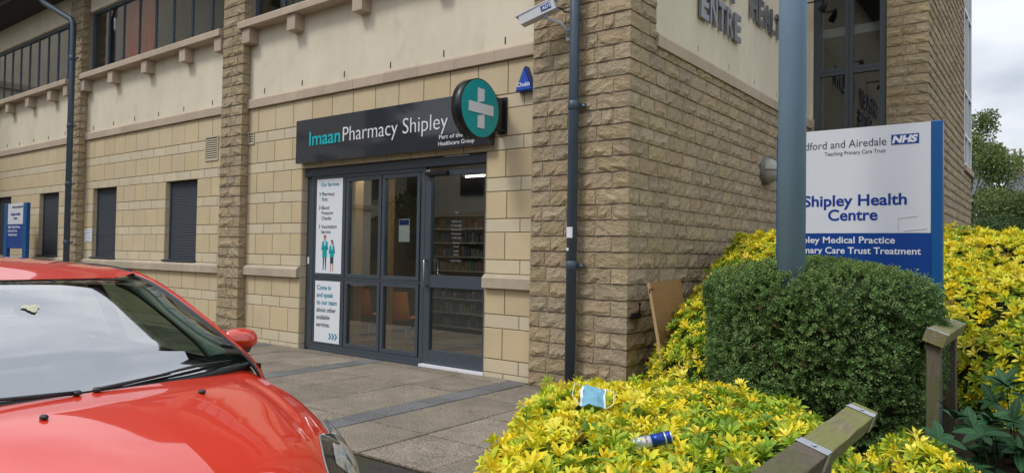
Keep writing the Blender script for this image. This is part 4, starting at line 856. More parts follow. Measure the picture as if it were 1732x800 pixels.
def rosettes(P, Nn, leafL, yfrac, per=8, spread=(.25,1.15)):
    """whorls of leaflets at points P with outward normals Nn; returns leaf arrays with colours"""
    n = len(P); up = unit(Nn + rng.normal(0,.28,(n,3)) + [0,0,.25]); a = unit(np.cross(up, rng.normal(0,1,(n,3)))); b = np.cross(up,a)
    c_, ax_, nn_, L_, W_, col_ = [],[],[],[],[],[]
    yl = rng.random(n) < yfrac; base = np.where(yl[:,None], pickc(YEL,n), pickc(LIM,n)); bw = rng.random(n) < .012; base[bw] = [.26,.15,.05]; ph = rng.uniform(0,6.28,n); sc_ = rng.uniform(.55,1.18,n)
    for k in range(per):
        t = ph + k*2.399; tilt = spread[0] + (spread[1]-spread[0])*(k+.5)/per + rng.uniform(-.15,.15,n)
        rad = a*np.cos(t)[:,None] + b*np.sin(t)[:,None]; ax = unit(rad*np.sin(tilt)[:,None] + up*np.cos(tilt)[:,None]); nn = unit(up*np.sin(tilt)[:,None] - rad*np.cos(tilt)[:,None])
        tw = rng.normal(0,.25,(n,1)); sdv = np.cross(ax,nn); nn = unit(nn+sdv*tw)
        l = leafL*sc_*rng.uniform(.75,1.1,n)*(.7+.3*k/per+.1)
        c_.append(P + rad*.006 - up*(leafL*.12*k/per)); ax_.append(ax); nn_.append(nn); L_.append(l); W_.append(l*rng.uniform(.36,.46,n))
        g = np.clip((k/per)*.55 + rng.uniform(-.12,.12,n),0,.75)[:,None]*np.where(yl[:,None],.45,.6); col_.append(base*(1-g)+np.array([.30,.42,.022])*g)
    return tuple(np.concatenate(q) for q in (c_,ax_,nn_,L_,W_,col_))
def leaf_parts(root, V, F_, Ccol, matn, nv, nf, centres, limit, pname='leaf', extra='foliage'):
    px = np.array([ (lambda q: F_PX/q[2] if q[2] > .3 and -20 < q[0] < 1752 and -20 < q[1] < 820 else 0)(proj(c)) for c in centres])
    order = np.argsort(-px); top = order[:limit]; off = OFF[root.name]
    F8 = F_.reshape(len(centres), nf, -1); V8 = V.reshape(len(centres), nv, 3); C8 = Ccol.reshape(len(centres), nv, 3)
    for i in top:
        me = bpy.data.meshes.new(pname); me.from_pydata((V8[i]-np.array(off)).tolist(), [], (F8[i]-i*nv).tolist()); a = me.color_attributes.new('Col','FLOAT_COLOR','POINT'); a.data.foreach_set('color', np.concatenate([C8[i],np.ones((nv,1))],1).astype(np.float32).ravel()); me.materials.append(M[matn]); me.polygons.foreach_set('use_smooth',[True]*len(me.polygons)); link(pname, me, root)
    keep = np.ones(len(centres),bool); keep[top] = False; k = keep.sum()
    idx = np.nonzero(keep)[0]; Vn = V8[idx].reshape(-1,3); Fn = (F8[idx]-idx[:,None,None]*nv+np.arange(k)[:,None,None]*nv).reshape(-1,F_.shape[1]); Cn = C8[idx].reshape(-1,3)
    tag(mesh_np(extra, Vn, Fn, [matn], col=Cn, smooth=True, parent=root, off=off), kind='stuff')
def poly_dist(P, poly):
    poly = np.array(poly,float); n = len(poly); d = np.full(len(P),1e9); ins = np.zeros(len(P),bool)
    for i in range(n):
        a, b = poly[i], poly[(i+1)%n]; ab = b-a; t = np.clip(((P-a)@ab)/(ab@ab),0,1); d = np.minimum(d, np.linalg.norm(P-a-t[:,None]*ab,axis=1))
        c = ((a[1] > P[:,1]) != (b[1] > P[:,1])) & (P[:,0] < (b[0]-a[0])*(P[:,1]-a[1])/(b[1]-a[1]+1e-12)+a[0]); ins ^= c
    return d, ins
def mound(poly, topf, edge, base=0.0):
    def h(P):
        d, ins = poly_dist(P, poly); t = np.clip(d/edge,0,1); z = base + (topf(P)-base)*np.sqrt(np.clip(1-(1-t)**2,0,1)); return np.where(ins, z, base-.5)
    return h
def lump(P, f, a, s=0): return a*(np.sin(P[:,0]*f+s)*np.cos(P[:,1]*f*1.13+s*2)+.5*np.sin(P[:,0]*f*2.3+P[:,1]*f*1.9+s))
def shrub(lab, poly, topf, edge, base, dens, leafL, yf, limit=0, per=8, grp=None, layers=(0,.05), core=.10, bounds=None, name='yellow_shrub', matn='leaf'):
    h = mound(poly, topf, edge, base); pa = np.array(poly); lo, hi = pa.min(0), pa.max(0); area = (hi-lo).prod(); e = .01
    def sample(k):
        P = rng.uniform(lo,hi,(k,2)); d, ins = poly_dist(P,poly); P = P[ins]; hx = (h(P+[e,0])-h(P-[e,0]))/(2*e); hy = (h(P+[0,e])-h(P-[0,e]))/(2*e); sl_ = np.sqrt(1+np.clip(hx**2+hy**2,0,200)); keep = rng.random(len(P)) < sl_/14
        P, hx, hy = P[keep], hx[keep], hy[keep]; return P, np.clip(hx,-9,9), np.clip(hy,-9,9)
    P, hx, hy = sample(int(area*dens*14)); z = h(P); Nn = unit(np.stack([-hx,-hy,np.ones(len(P))],1)); P3 = np.concatenate([P,z[:,None]],1)
    # rounded vertical sides get more points where the slope is steep
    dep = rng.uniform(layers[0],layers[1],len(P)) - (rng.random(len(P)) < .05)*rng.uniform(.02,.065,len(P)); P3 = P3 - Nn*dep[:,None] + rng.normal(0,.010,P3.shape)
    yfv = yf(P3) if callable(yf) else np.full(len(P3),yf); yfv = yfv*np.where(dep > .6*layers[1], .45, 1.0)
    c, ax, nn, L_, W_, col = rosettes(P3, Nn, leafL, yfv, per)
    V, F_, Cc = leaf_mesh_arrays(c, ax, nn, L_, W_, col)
    cen = P3.mean(0); T = thing(name, (cen[0],cen[1],base), lab, 'shrub', grp)
    if limit: leaf_parts(T, V, F_, Cc, matn, 8, 8, c+ax*(L_*.5)[:,None], limit)
    else: tag(mesh_np('foliage', V, F_, [matn], col=Cc, smooth=True, parent=T, off=OFF[T.name]), kind='stuff')
    g = 44; X, Y = np.meshgrid(np.linspace(lo[0],hi[0],g), np.linspace(lo[1],hi[1],g)); G = np.stack([X.ravel(),Y.ravel()],1); Z = h(G)-core-.03*rng.random(len(G)); Z = np.maximum(Z, base-.45); mb = MB(); mb.grid(np.concatenate([G,Z[:,None]],1).reshape(g,g,3),'core',True); obj('shade_core', mb, T)  # solid sheet under the leaves, its dark colour stands for shade
    print(lab[:30], len(P3)); return T, h
# foreground mound
pf = [(-2.72,3.55),(-2.55,4.15),(-2.1,4.50),(-1.55,4.62),(-1.15,4.45),(-.80,4.05),(-.56,3.45),(-.54,2.9),(-.62,2.2),(-.62,1.0),(-1.5,1.2),(-1.95,2.1),(-2.35,2.9)]
_, hF = shrub('broad low yellow leaved foreground shrub with a face mask and drinks can on it', pf,
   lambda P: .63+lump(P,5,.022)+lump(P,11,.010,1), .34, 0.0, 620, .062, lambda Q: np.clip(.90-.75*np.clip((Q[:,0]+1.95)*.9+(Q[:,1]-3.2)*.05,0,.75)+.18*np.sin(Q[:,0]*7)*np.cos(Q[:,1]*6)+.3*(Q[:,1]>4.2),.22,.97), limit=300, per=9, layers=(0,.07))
shrub('small yellow leaved shrub beyond the nearer timber rail', [(-.48,2.7),(-.58,3.3),(-.86,3.98),(-.60,4.2),(-.30,4.05),(-.10,3.5),(-.05,2.6)], lambda P: .58+lump(P,9,.02)-.10*(P[:,0]+.6), .26, 0.05, 620, .058, .62, limit=60, per=9, layers=(0,.07))
shrub('yellow leaved shrub between the side wall and the clipped hedge', [(-3.30,6.55),(-3.31,9.5),(-2.0,9.6),(-1.75,7.0),(-1.9,5.8),(-2.45,5.70),(-2.98,6.0)],
   lambda P: .55+1.12*np.clip((P[:,0]*.55+P[:,1]*.6-1.95)/1.35,0,1)+lump(P,6,.04), .40, 0.0, 640, .060, lambda Q: np.clip(.62+.25*np.sin(Q[:,2]*9+Q[:,0]*5),.25,.95), limit=60, per=8, layers=(0,.12))
shrub('large bank of yellow leaved shrub right of the sign', [(-.85,6.75),(-1.45,7.7),(-1.5,11.5),(3.5,12.0),(5.0,8.5),(3.4,6.3),(1.2,5.55),(.35,5.75),(-.35,6.25)],
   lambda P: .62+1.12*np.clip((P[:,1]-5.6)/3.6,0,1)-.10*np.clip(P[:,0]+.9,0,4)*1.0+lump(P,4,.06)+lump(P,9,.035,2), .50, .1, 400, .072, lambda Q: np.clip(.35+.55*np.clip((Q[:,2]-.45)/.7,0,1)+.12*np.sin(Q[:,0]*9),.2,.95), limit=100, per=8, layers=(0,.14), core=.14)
# ---- clipped dark hedge round the sign
def hedge():
    cx_, cy_ = .79480*2.18-.60686*5.14, .60664*2.18+.79445*5.14; th = math.radians(37.4); rl, rd = .715, .76; n = 13500
    r1 = np.array([math.cos(th),math.sin(th)]); r2 = np.array([-math.sin(th),math.cos(th)])
    pts = []; 
    def surf(phi, v):
        # v 0..1 side from the ground up, 1..1.6 over the top ; superellipse outline
        e = 2/2.5; c, s = np.cos(phi), np.sin(phi); ux = np.sign(c)*np.abs(c)**e; uy = np.sign(s)*np.abs(s)**e
        k = np.where(v < 1, .86+.14*np.clip(v/.45,0,1), 1-((v-1)/.6)**1.6); rnd = np.clip((v-.86)/.14,0,1)*np.where(v<1,1,0); k = np.where(v<1, k*(1-.10*rnd**2), k*.90)
        z = np.where(v < 1, .05+1.255*v, 1.305+.090*(1-np.clip(k/.90,0,1)**2)+0*v)
        lat, dp = ux*rl*k, uy*rd*k
        z = z - .035*np.clip(lat/rl,0,1)**3*np.clip(v,0,1)
        bulge = 1+.035*np.sin(phi*5+v*6)+.02*np.sin(phi*11-v*13)
        x = cx_+(r1[0]*lat+r2[0]*dp)*bulge; y = cy_+(r1[1]*lat+r2[1]*dp)*bulge
        return np.stack([x,y,z],-1)
    phi = rng.uniform(0,2*np.pi,n); v = np.where(rng.random(n)<.72, rng.uniform(0,1,n), 1+.6*np.sqrt(rng.random(n))*1.0)
    P = surf(phi,v); e = .01; A = surf(phi+e,v)-P; B = surf(phi,v+e)-P; Nn = unit(np.cross(A,B)); cen = np.array([cx_,cy_,.7]); Nn *= np.sign(((P-cen)*Nn).sum(1))[:,None]
    # ragged: deeper pockets
    pocket = (np.sin(P[:,0]*13+P[:,2]*9)*np.sin(P[:,1]*11-P[:,2]*12)+np.sin(P[:,2]*23+P[:,0]*19)*.5)
    dep = rng.exponential(.022,n)+np.clip(pocket,0,1)*.06*rng.random(n) - .018*rng.random(n); P = P - Nn*dep[:,None]
    sp = unit(Nn*.8+rng.normal(0,.55,(n,3))+[0,0,.35]); per = 11; tn = rng.random(n)
    base = np.array([[.11,.20,.055],[.15,.25,.075],[.085,.16,.05],[.19,.29,.09],[.155,.235,.075]]); bc = pickc(base,n,.15); topm = np.clip((v-.93)*6,0,1)[:,None]*.75*(rng.random((n,1))<.8); bc = bc*(1-topm)+np.array([.17,.24,.06])*topm*(1+rng.uniform(-.2,.2,(n,1)))
    deepm = rng.random(n) < .012; bc[deepm] = [.12,.085,.04]
    PP, AX, NN, LL, CCc = [],[],[],[],[]
    sa = unit(np.cross(sp, rng.normal(0,1,(n,3)))); sb = np.cross(sp, sa); slen = rng.uniform(.03,.085,n)
    for k in range(per):
        t = (k+rng.random(n)*.6)/per; a_ = k*2.4+rng.uniform(-.4,.4,n); rad = sa*np.cos(a_)[:,None]+sb*np.sin(a_)[:,None]
        PP.append(P+sp*(slen*(t-.45))[:,None]+rad*.003); ax = unit(rad+sp*(.35+.5*t)[:,None]); AX.append(ax); NN.append(unit(np.cross(np.cross(ax,sp),ax)+rng.normal(0,.25,(n,3)))); LL.append(rng.uniform(.014,.027,n)*(1.1-.35*t)); CCc.append(bc*(.8+.45*t)[:,None]*(1+rng.uniform(-.15,.15,(n,1))))
    P, ax, nn, L_, col = (np.concatenate(q) for q in (PP,AX,NN,LL,CCc)); nn = unit(nn-ax*(nn*ax).sum(1)[:,None])
    V, F_, Cc = small_leaf_arrays(P, ax, nn, L_, L_*.66, col)
    T = thing('clipped_hedge', (cx_,cy_,0), 'dense dark green clipped hedge around the foot of the sign and blue grey post', 'hedge'); tag(mesh_np('foliage', V, F_, ['leafdull'], col=Cc, parent=T, off=OFF[T.name]), kind='stuff')
    # inner shell, coloured dark to stand for the shade inside the hedge
    g1, g2 = 60, 26; ph = np.linspace(0,2*np.pi,g1); vv = np.concatenate([np.linspace(0,1,18),np.linspace(1.05,1.6,8)])
    G = np.array([surf(ph,np.full(g1,q)) for q in vv]); Cn = np.array([cx_,cy_,.62]); G = Cn+(G-Cn)*np.array([.86,.86,.91]); mb = MB(); mb.grid(G,'core',True); obj('shade_core', mb, T)
hedge()
# ---- broad dark leaves at the foot of the fence post
def viburnum():
    T = thing('dark_leaved_shrub', (-.1,5.0,.1), 'low dark green shrub with broad ribbed leaves at the bottom right corner', 'shrub'); n = 100; k = 0; extra = MB(); ecol = []
    for i in range(n):
        x = rng.uniform(-.52,.42); y = rng.uniform(4.55,5.45)+ .5*x; z = .14+.62*rng.random()**.95*(.6+.4*np.clip((y-4.5)/.8,0,1)); up = unit(np.array([[rng.normal(.05,.25),rng.normal(-.35,.25),1]]))[0]
        st = MB(); st.tube([(x*.8,y+.08,.05),(x,y,z)],[.005,.003],'core',6); obj('stem', st, T); ph = rng.uniform(0,6.28)
        for j in range(6):
            a = ph+j*1.05; tl = rng.uniform(.7,1.35); r1 = np.cross(up,[1,0,.1]); r1 /= np.linalg.norm(r1); r2 = np.cross(up,r1); rad = r1*math.cos(a)+r2*math.sin(a); ax = rad*math.sin(tl)+up*math.cos(tl); nn = up*math.sin(tl)-rad*math.cos(tl); sd_ = np.cross(ax,nn); L_ = rng.uniform(.085,.14); W_ = L_*.42
            us = [0,.18,.42,.68,.88,1]; ws = [.02,.34,.5,.44,.24,.0]; ss = [-1,-.66,-.33,0,.33,.66,1]; hh = [.0,-.035,.02,-.05,.02,-.035,.0]
            G = [[np.array([x,y,z])+ax*(L_*(u+.01))+sd_*(W_*w_*s)+nn*(L_*(-.3*u*u)+W_*(.12*abs(s)*w_*2+h_*1.3*(w_*2))) for s,h_ in zip(ss,hh)] for u,w_ in zip(us,ws)]
            col = np.array([.018,.062,.020])*rng.uniform(.6,1.5); rib = np.tile([1.5,1.0,.8,1.7,.8,1.0,1.5],6)[:,None]; mb = MB() if k < 290 else extra; mb.grid(np.array(G),'leafgloss',True); o = obj('leaf', mb, T, recalc=False) if k < 290 else None; ecol.append(col[None]*rib) if k >= 290 else None
            if o:
                col = np.array([.018,.062,.020])*rng.uniform(.6,1.5); a_ = o.data.color_attributes.new('Col','FLOAT_COLOR','POINT'); cc = np.ones((len(o.data.vertices),4),np.float32); cc[:,:3] = col; rib = np.tile([1.5,1.0,.8,1.7,.8,1.0,1.5],6)[:,None]; cc[:,:3] *= rib; a_.data.foreach_set('color', cc.ravel())
            k += 1
    o = tag(obj('foliage', extra, T, recalc=False), kind='stuff'); a_ = o.data.color_attributes.new('Col','FLOAT_COLOR','POINT'); cc = np.ones((len(o.data.vertices),4),np.float32); cc[:,:3] = np.concatenate(ecol); a_.data.foreach_set('color', cc.ravel())
viburnum()
# ---- loose leaves on the paving
def litter():
    for i in range(46):
        if i < 16: x, y, z = rng.uniform(-4.2,-3.3), rng.uniform(5.6,6.2), .012
        elif i < 34: x, y, z = rng.uniform(-8.4,-5.4), rng.uniform(6.30,6.42), .012
        else: x, y, z = rng.uniform(-7.0,-3.2), rng.uniform(3.5,6.2), .010
        a = rng.uniform(0,6.28); l = rng.uniform(.02,.045); c, s = math.cos(a), math.sin(a); mb = MB(); w_ = l*.35
        mb.add([(x,y,z),(x+c*l*.5-s*w_,y+s*l*.5+c*w_,z+.008),(x+c*l,y+s*l,z+.002),(x+c*l*.5+s*w_,y+s*l*.5-c*w_,z+.005)],[(0,1,2),(0,2,3)],'dry')
        o = obj('fallen_leaf', mb, None, (x,y,z)); tag(o, ['dry brown fallen leaf by the foot of the corner pier','dry brown fallen leaf along the shopfront threshold','dry brown fallen leaf lying on the open paving'][0 if i < 16 else 1 if i < 34 else 2], 'fallen leaf', ['fallen leaves by the corner pier','fallen leaves along the shopfront','fallen leaves on the paving'][0 if i < 16 else 1 if i < 34 else 2])
litter()
# ---- timber knee rail, two runs
def rail(lab, y0, y1, x, z, straps, posts, s=.062, extra=None):
    T = thing('timber_rail_fence', (x,(y0+y1)/2,.1), lab, 'fence')
    def bar(a, b, m_, sk=0, k=1.0):
        mb = MB(); P = []
        tw = math.radians(18); n = 7
        for j in range(n):
            t = j/(n-1); yy_ = a+(b-a)*t; P.append([(x+sk*t+(s*1.25*k*u*math.cos(tw)+s*.8*k*v_*math.sin(tw))+rng.uniform(-.0015,.0015), yy_, z+s*.8*k*v_*math.cos(tw)-s*1.25*k*u*math.sin(tw)+rng.uniform(-.0015,.0015)) for u,v_ in ((-1,-.9),(-.93,-1),(.93,-1),(1,-.9),(1,.9),(.93,1),(-.93,1),(-1,.9),(-1,-.9))])
        mb.grid(np.array(P), m_, False); mb.add(P[0][:8],[tuple(range(8))],m_); mb.add(P[-1][:8],[tuple(range(8))[::-1]],m_); return obj('rail', mb, T)
    for a, b, m_ in (extra or [(y0,y1,'timbery')]): bar(a, b, m_)
    for ys_ in straps:
        mb = MB(); tw = math.radians(18)
        for k2 in (1,):
            ring = [[(x+(s*1.29*u*math.cos(tw)+s*.86*v_*math.sin(tw)), yy_, z+s*.86*v_*math.cos(tw)-s*1.29*u*math.sin(tw)) for u,v_ in ((-1,-1.1),(-1,1),(1,1),(1,-1.1))] for yy_ in (ys_-.024,ys_+.024)]
            mb.grid(np.array(ring),'galv',False); ring2 = [[(p[0],p[1],p[2]) for p in r_] for r_ in ring]
        mb.ball((x+.01,ys_,z+s*.90),(.008,.008,.003),'galv',8,4); mb.ball((x-.035,ys_+.008,z+s*1.04),(.007,.007,.003),'galv',8,4); obj('metal_strap', mb, T)
    for yp in posts:
        mb = MB(); P = []
        for zz_, k in ((.0,1),(.3,1.01),(.6,.99),(z-s*.9,1)): P.append([(x-.012+u*.037*k, yp+v_*.048*k, zz_) for u,v_ in ((-1,-.9),(-.9,-1),(.9,-1),(1,-.9),(1,.9),(.9,1),(-.9,1),(-1,.9),(-1,-.9))])
        mb.grid(np.array(P),'timber',False); obj('post', mb, T)
    return T
S_=0
rail('nearer timber rail with galvanised straps rising out of the foreground shrub', 1.2, 2.66, -.515, .905, [1.98,2.55], [2.05], s=.032, extra=[(1.2,1.97,'timber'),(1.985,2.62,'timbery')])
rail('farther timber rail and posts with galvanised straps beside the clipped hedge', 4.86, 5.87, -.575, .965, [4.90,5.82], [4.95,5.75], s=.047)
# ---- mask, can
T = thing('face_mask', (-1.88,3.15,.66), 'light blue pleated face mask lying on the foreground shrub', 'face mask')
A_ = np.array([-1.957,3.184,.735]); B_ = np.array([-1.862,3.262,.715]); Dn = np.array([.09,-.165,-.055]); P = []
for j in range(13):
    t = j/12; ro = []
    for i in range(7): u = i/6; ro.append(A_+(B_-A_)*(u*1.0+.02*math.sin(t*9))+Dn*t*(1+.06*math.sin(u*5))+np.array([0,0,.010*math.sin(math.pi*u)+(.004 if j % 3 == 0 else -.003)+.02*math.sin(math.pi*t)+.006*math.sin(7*u+5*t)+.004*math.sin(13*u-9*t)]))
    P.append(ro)
mb = MB(); mb.grid(np.array(P),'mask',False); mb.grid(np.array(P)-[0,0,.002],'mask',False); obj('pleats', mb, T)
mb = MB(); P_ = np.array(P); mb.grid(np.stack([P_[:,0]+[-.002,-.001,.003],P_[:,0]+(B_-A_)*.09+[0,0,.003]],1),'paper',False); mb.grid(np.stack([P_[:,6]+[0,0,.003],P_[:,6]-(B_-A_)*.07+[0,0,.003]],1),'paper',False); obj('edge_band', mb, T)
mb = MB(); mb.tube([P_[0,0],P_[3,0]+[-.04,-.01,.02],P_[8,0]+[-.045,-.01,.0],P_[12,0]],.0016,'paper',6); mb.tube([P_[0,6],P_[3,6]+[.04,.01,.0],P_[9,6]+[.04,.01,-.01],P_[12,6]],.0016,'paper',6); obj('ear_loop', mb, T)
T = thing('drinks_can', (-1.30,2.74,.63), 'blue and silver energy drink can lying on its side on the foreground shrub', 'can')
a = np.array([-1.385,2.655,.645]); b = np.array([-1.262,2.755,.680]); d_ = (b-a)/np.linalg.norm(b-a); r_ = .0262
def seg(t0, t1, m_, rr0=None, rr1=None): mb = MB(); mb.tube([tuple(a+(b-a)*t0),tuple(a+(b-a)*t1)],[rr0 or r_, rr1 or r_],m_,24,cap=True); return mb
mb = seg(.05,.46,'cans'); tb = seg(.0,.05,'cans',.021,r_); mb.add(tb.v,tb.f,'cans',True); tb = seg(.80,.84,'cans'); mb.add(tb.v,tb.f,'cans',True); tb = seg(.96,1.0,'cans',r_,.022); mb.add(tb.v,tb.f,'cans',True); obj('body', mb, T)
mb = seg(.46,.80,'canb'); tb = seg(.84,.96,'canb'); mb.add(tb.v,tb.f,'canb',True); obj('blue_print', mb, T)
mb = MB(); sd_ = np.cross(d_,[0,0,1]); sd_ /= np.linalg.norm(sd_); cu = np.cross(sd_,d_)
nrm = unit(np.array([sd_*.75+cu*.65]))[0]; upv = np.cross(nrm, d_)
# red words run round the can
c0 = a+(b-a)*.36+nrm*(r_+.0003); lettering(mb,'Red Bull',tuple(c0-upv*.0), tuple(-upv if False else upv), .030, .008,'red',.0004,.02,'C',tuple(-d_)); obj('lettering', mb, T)
# ============================================================ RED CAR (x forward, y to its left, z up; origin under the front axle)
def cr(P, n):
    """Catmull-Rom resampling of control rows (k,...) to n rows"""
    P = np.asarray(P,float); k = len(P); Q = np.concatenate([[2*P[0]-P[1]],P,[2*P[-1]-P[-2]]]); out = []
    for t in np.linspace(0,k-1,n):
        i = min(int(t),k-2); u = t-i; a,b,c,d = Q[i],Q[i+1],Q[i+2],Q[i+3]; out.append(.5*((2*b)+(c-a)*u+(2*a-5*b+4*c-d)*u*u+(3*b-a-3*c+d)*u**3))
    return np.array(out)
def surf2(P, n, m): return np.swapaxes(cr(np.swapaxes(cr(P,n),0,1),m),0,1)
CAR = thing('red_car', (-2.89,1.31,-.135), 'red hatchback parked nose forward on the road beside the paving', 'car', rotz=.05, local=True)
def both(fn, name, **k):
    for s in (1,-1): fn(s)
def mir(G, s): G = np.array(G,float).copy(); G[...,1] *= s; return G
rows = [
 [(-.17,0,.975),(-.175,.30,.973),(-.205,.56,.966),(-.245,.715,.962),(-.30,.79,.925),(-.30,.845,.83),(-.30,.862,.62),(-.30,.85,.34),(-.30,.80,.20)],
 [(.05,0,.952),(.05,.30,.948),(.045,.56,.928),(.03,.705,.898),(.02,.785,.862),(.02,.838,.79),(.02,.862,.62),(.02,.85,.34),(.02,.80,.20)],
 [(.28,0,.905),(.28,.29,.899),(.27,.53,.865),(.26,.675,.822),(.25,.762,.778),(.25,.82,.71),(.25,.845,.60),(.25,.84,.34),(.25,.79,.20)],
 [(.50,0,.842),(.50,.27,.832),(.485,.49,.785),(.46,.62,.735),(.44,.725,.685),(.43,.79,.61),(.43,.815,.50),(.43,.82,.34),(.43,.78,.20)],
 [(.66,0,.765),(.65,.25,.752),(.63,.44,.705),(.59,.57,.655),(.55,.67,.60),(.53,.74,.53),(.52,.775,.45),(.52,.785,.33),(.52,.74,.20)],
 [(.76,0,.66),(.75,.24,.65),(.73,.42,.61),(.69,.545,.56),(.65,.635,.505),(.62,.695,.45),(.60,.73,.40),(.59,.735,.30),(.57,.70,.20)],
 [(.81,0,.50),(.80,.24,.495),(.775,.42,.47),(.735,.55,.44),(.695,.62,.40),(.665,.665,.36),(.64,.69,.33),(.62,.70,.27),(.60,.67,.19)],
 [(.80,0,.30),(.79,.24,.30),(.765,.42,.29),(.73,.54,.28),(.69,.61,.27),(.665,.65,.26),(.64,.68,.25),(.62,.69,.22),(.60,.66,.17)]]
NR, NC = 64, 64
SF = surf2(np.array(rows), NR, NC)               # front body surface, half
for i_ in range(NR):
    fd = min(1,i_/10)*min(1,max(0,(ih_c-i_)/10)) if (ih_c := int(4.25/7*(NR-1))) else 0
    for j0_, am in ((.27,.007),): SF[i_,:,2] -= am*max(0,fd)*np.exp(-((np.arange(NC)-j0_*(NC-1)-i_*.02)/1.5)**2)
def S(u, v):                                        # u along (0 rear .. 1 nose), v across (0 centre .. 1 sill)
    a, b = u*(NR-1), v*(NC-1); i, j = min(int(a),NR-2), min(int(b),NC-2); fa, fb = a-i, b-j
    return SF[i,j]*(1-fa)*(1-fb)+SF[i+1,j]*fa*(1-fb)+SF[i,j+1]*(1-fa)*fb+SF[i+1,j+1]*fa*fb
def Nrm(u, v):
    e = .01; a = S(min(u+e,1),v)-S(max(u-e,0),v); b = S(u,min(v+e,1))-S(u,max(v-e,0)); n = np.cross(b,a); n /= np.linalg.norm(n)+1e-9
    return n if n[2] > -.2 and (n[0]+n[1]+n[2]) > 0 else -n
jh = int(round(3/8*(NC-1)))                         # hood edge column
ih = int(round(4.25/7*(NR-1)))
gap = 1
hb = MB()
for s in (1,-1): hb.grid(mir(SF[:ih+1,:jh+1],s),'paint')
# soft crease along the bonnet
obj('bonnet', hb, CAR)
for s in (1,-1):
    fb = MB(); G = mir(SF[:, jh:], s); G[:,0,1] += s*.003; G[:,0,2] -= .002; fb.grid(G,'paint'); obj('front_wing', fb, CAR)
fb = MB()
for s in (1,-1): G = mir(SF[ih:,:jh+1],s); G[0,:,0] += .003; fb.grid(G,'paint')
obj('front_bumper', fb, CAR)
gb = MB(); gb.box(.70,.812,-.40,.40,.47,.52,'trim',.01); gb.box(.70,.815,-.36,.36,.24,.36,'trim',.02); obj('grille', gb, CAR)
# headlights: a strip in surface coordinates
def head(s):
    outer = [(.265,.58),(.34,.62),(.44,.66),(.52,.69),(.60,.70),(.66,.69)]; inner = [(.255,.555),(.315,.485),(.365,.455),(.395,.355),(.48,.305),(.60,.28)]
    O_, I_ = cr(np.array(outer),22), cr(np.array(inner),22)
    def G(off, k0=0, k1=1): 
        out_ = []
        for a, b in zip(O_, I_):
            row = []
            for t in np.linspace(k0,k1,14): u, v = a*(1-t)+b*t; row.append(S(u,v)+Nrm(u,v)*off(t))
            out_.append(row)
        return np.array(out_)
    base = MB(); base.grid(mir(G(lambda t:.002),s),'trim'); hl = obj('headlight', base, CAR)
    rim = MB(); g = G(lambda t:.004); edge = np.concatenate([g[:,-1],g[-1][::-1],g[::-1,0]]); rim.tube([tuple(p) for p in mir(edge,s)],.004,'lampg',6,cap=False); obj('rim', rim, hl)
    bowl = MB(); g = G(lambda t:.006-.0*t)
    P = []
    for i in range(8,19):
        row = []
        for t in np.linspace(.12,.70 if i < 12 else .80,9): a, b = O_[i], I_[i]; u, v = a*(1-t)+b*t; row.append(S(u,v)+Nrm(u,v)*(.006+.004*math.sin(i*1.9)*math.cos(t*14)))
        P.append(row)
    bowl.grid(mir(P,s),'reflector',False); obj('reflector', bowl, hl)
    for (u0,v0,r_) in ((.44,.56,.05),(.545,.53,.06)):
        c = S(u0,v0)+Nrm(u0,v0)*.010; n = Nrm(u0,v0); a = np.cross(n,[0,0,1]); a /= np.linalg.norm(a); b = np.cross(n,a); m_ = MB()
        G2 = [[c+(a*math.cos(t)+b*math.sin(t))*r_*q+n*(.004*math.cos(q*8)) for t in np.linspace(0,6.2832,17)] for q in (.0,.35,.6,.8,1.0)]; m_.grid(mir(G2,s),'reflector'); obj('lamp', m_, hl)
    lens = MB(); lens.grid(mir(G(lambda t:.018*math.sin(math.pi*min(max(t,0.0),1))+.010),s),'hlglass'); obj('lens', lens, hl)
for s in (1,-1): head(s)
# greenhouse curves (left side)
Wc = cr(np.array([(-.225,.712,1.012),(-.39,.675,1.117),(-.62,.622,1.240),(-.80,.579,1.336),(-.955,.540,1.400)]),20)      # windscreen glass edge
Ri = cr(np.array([(-.125,.735,.915),(-.225,.738,1.005),(-.40,.693,1.122),(-.64,.637,1.262),(-.84,.590,1.362),(-1.02,.548,1.418)]),20)       # trim outer edge
Ro = cr(np.array([(-.145,.768,.880),(-.26,.768,.982),(-.42,.728,1.108),(-.66,.665,1.258),(-.88,.612,1.366),(-1.08,.572,1.432)]),20)        # painted pillar outer edge
base_c = np.array([(-.185,0,.980),(-.187,.2,.981),(-.195,.4,.986),(-.210,.58,1.0),(-.225,.712,1.012)]); top_c = np.array([(-.950,0,1.392),(-.952,.16,1.392),(-.955,.32,1.392),(-.955,.45,1.396),(-.955,.540,1.400)])
Wx = cr(np.concatenate([[(-.16,.722,.962)],Wc[::3]]),20); B5, T5 = cr(base_c,16), cr(top_c,16)
rowsW = []
for k in range(20):
    t = k/19; L0 = B5*(1-t)+T5*t; e = Wc[k]-L0[-1]; q = np.linspace(0,1,16)[:,None]; bul = np.array([.45,0,.90])*(.030+.045*math.sin(math.pi*t))*(1-q**2)*min(1,t*5,(1-t)*8); rowsW.append(L0+e*q**2+bul)
rowsW = np.array(rowsW)
wg = MB(); full = np.concatenate([mir(rowsW,-1)[:,::-1], rowsW[:,1:]],1); wg.grid(full,'autoglass'); obj('windscreen', wg, CAR, recalc=False)
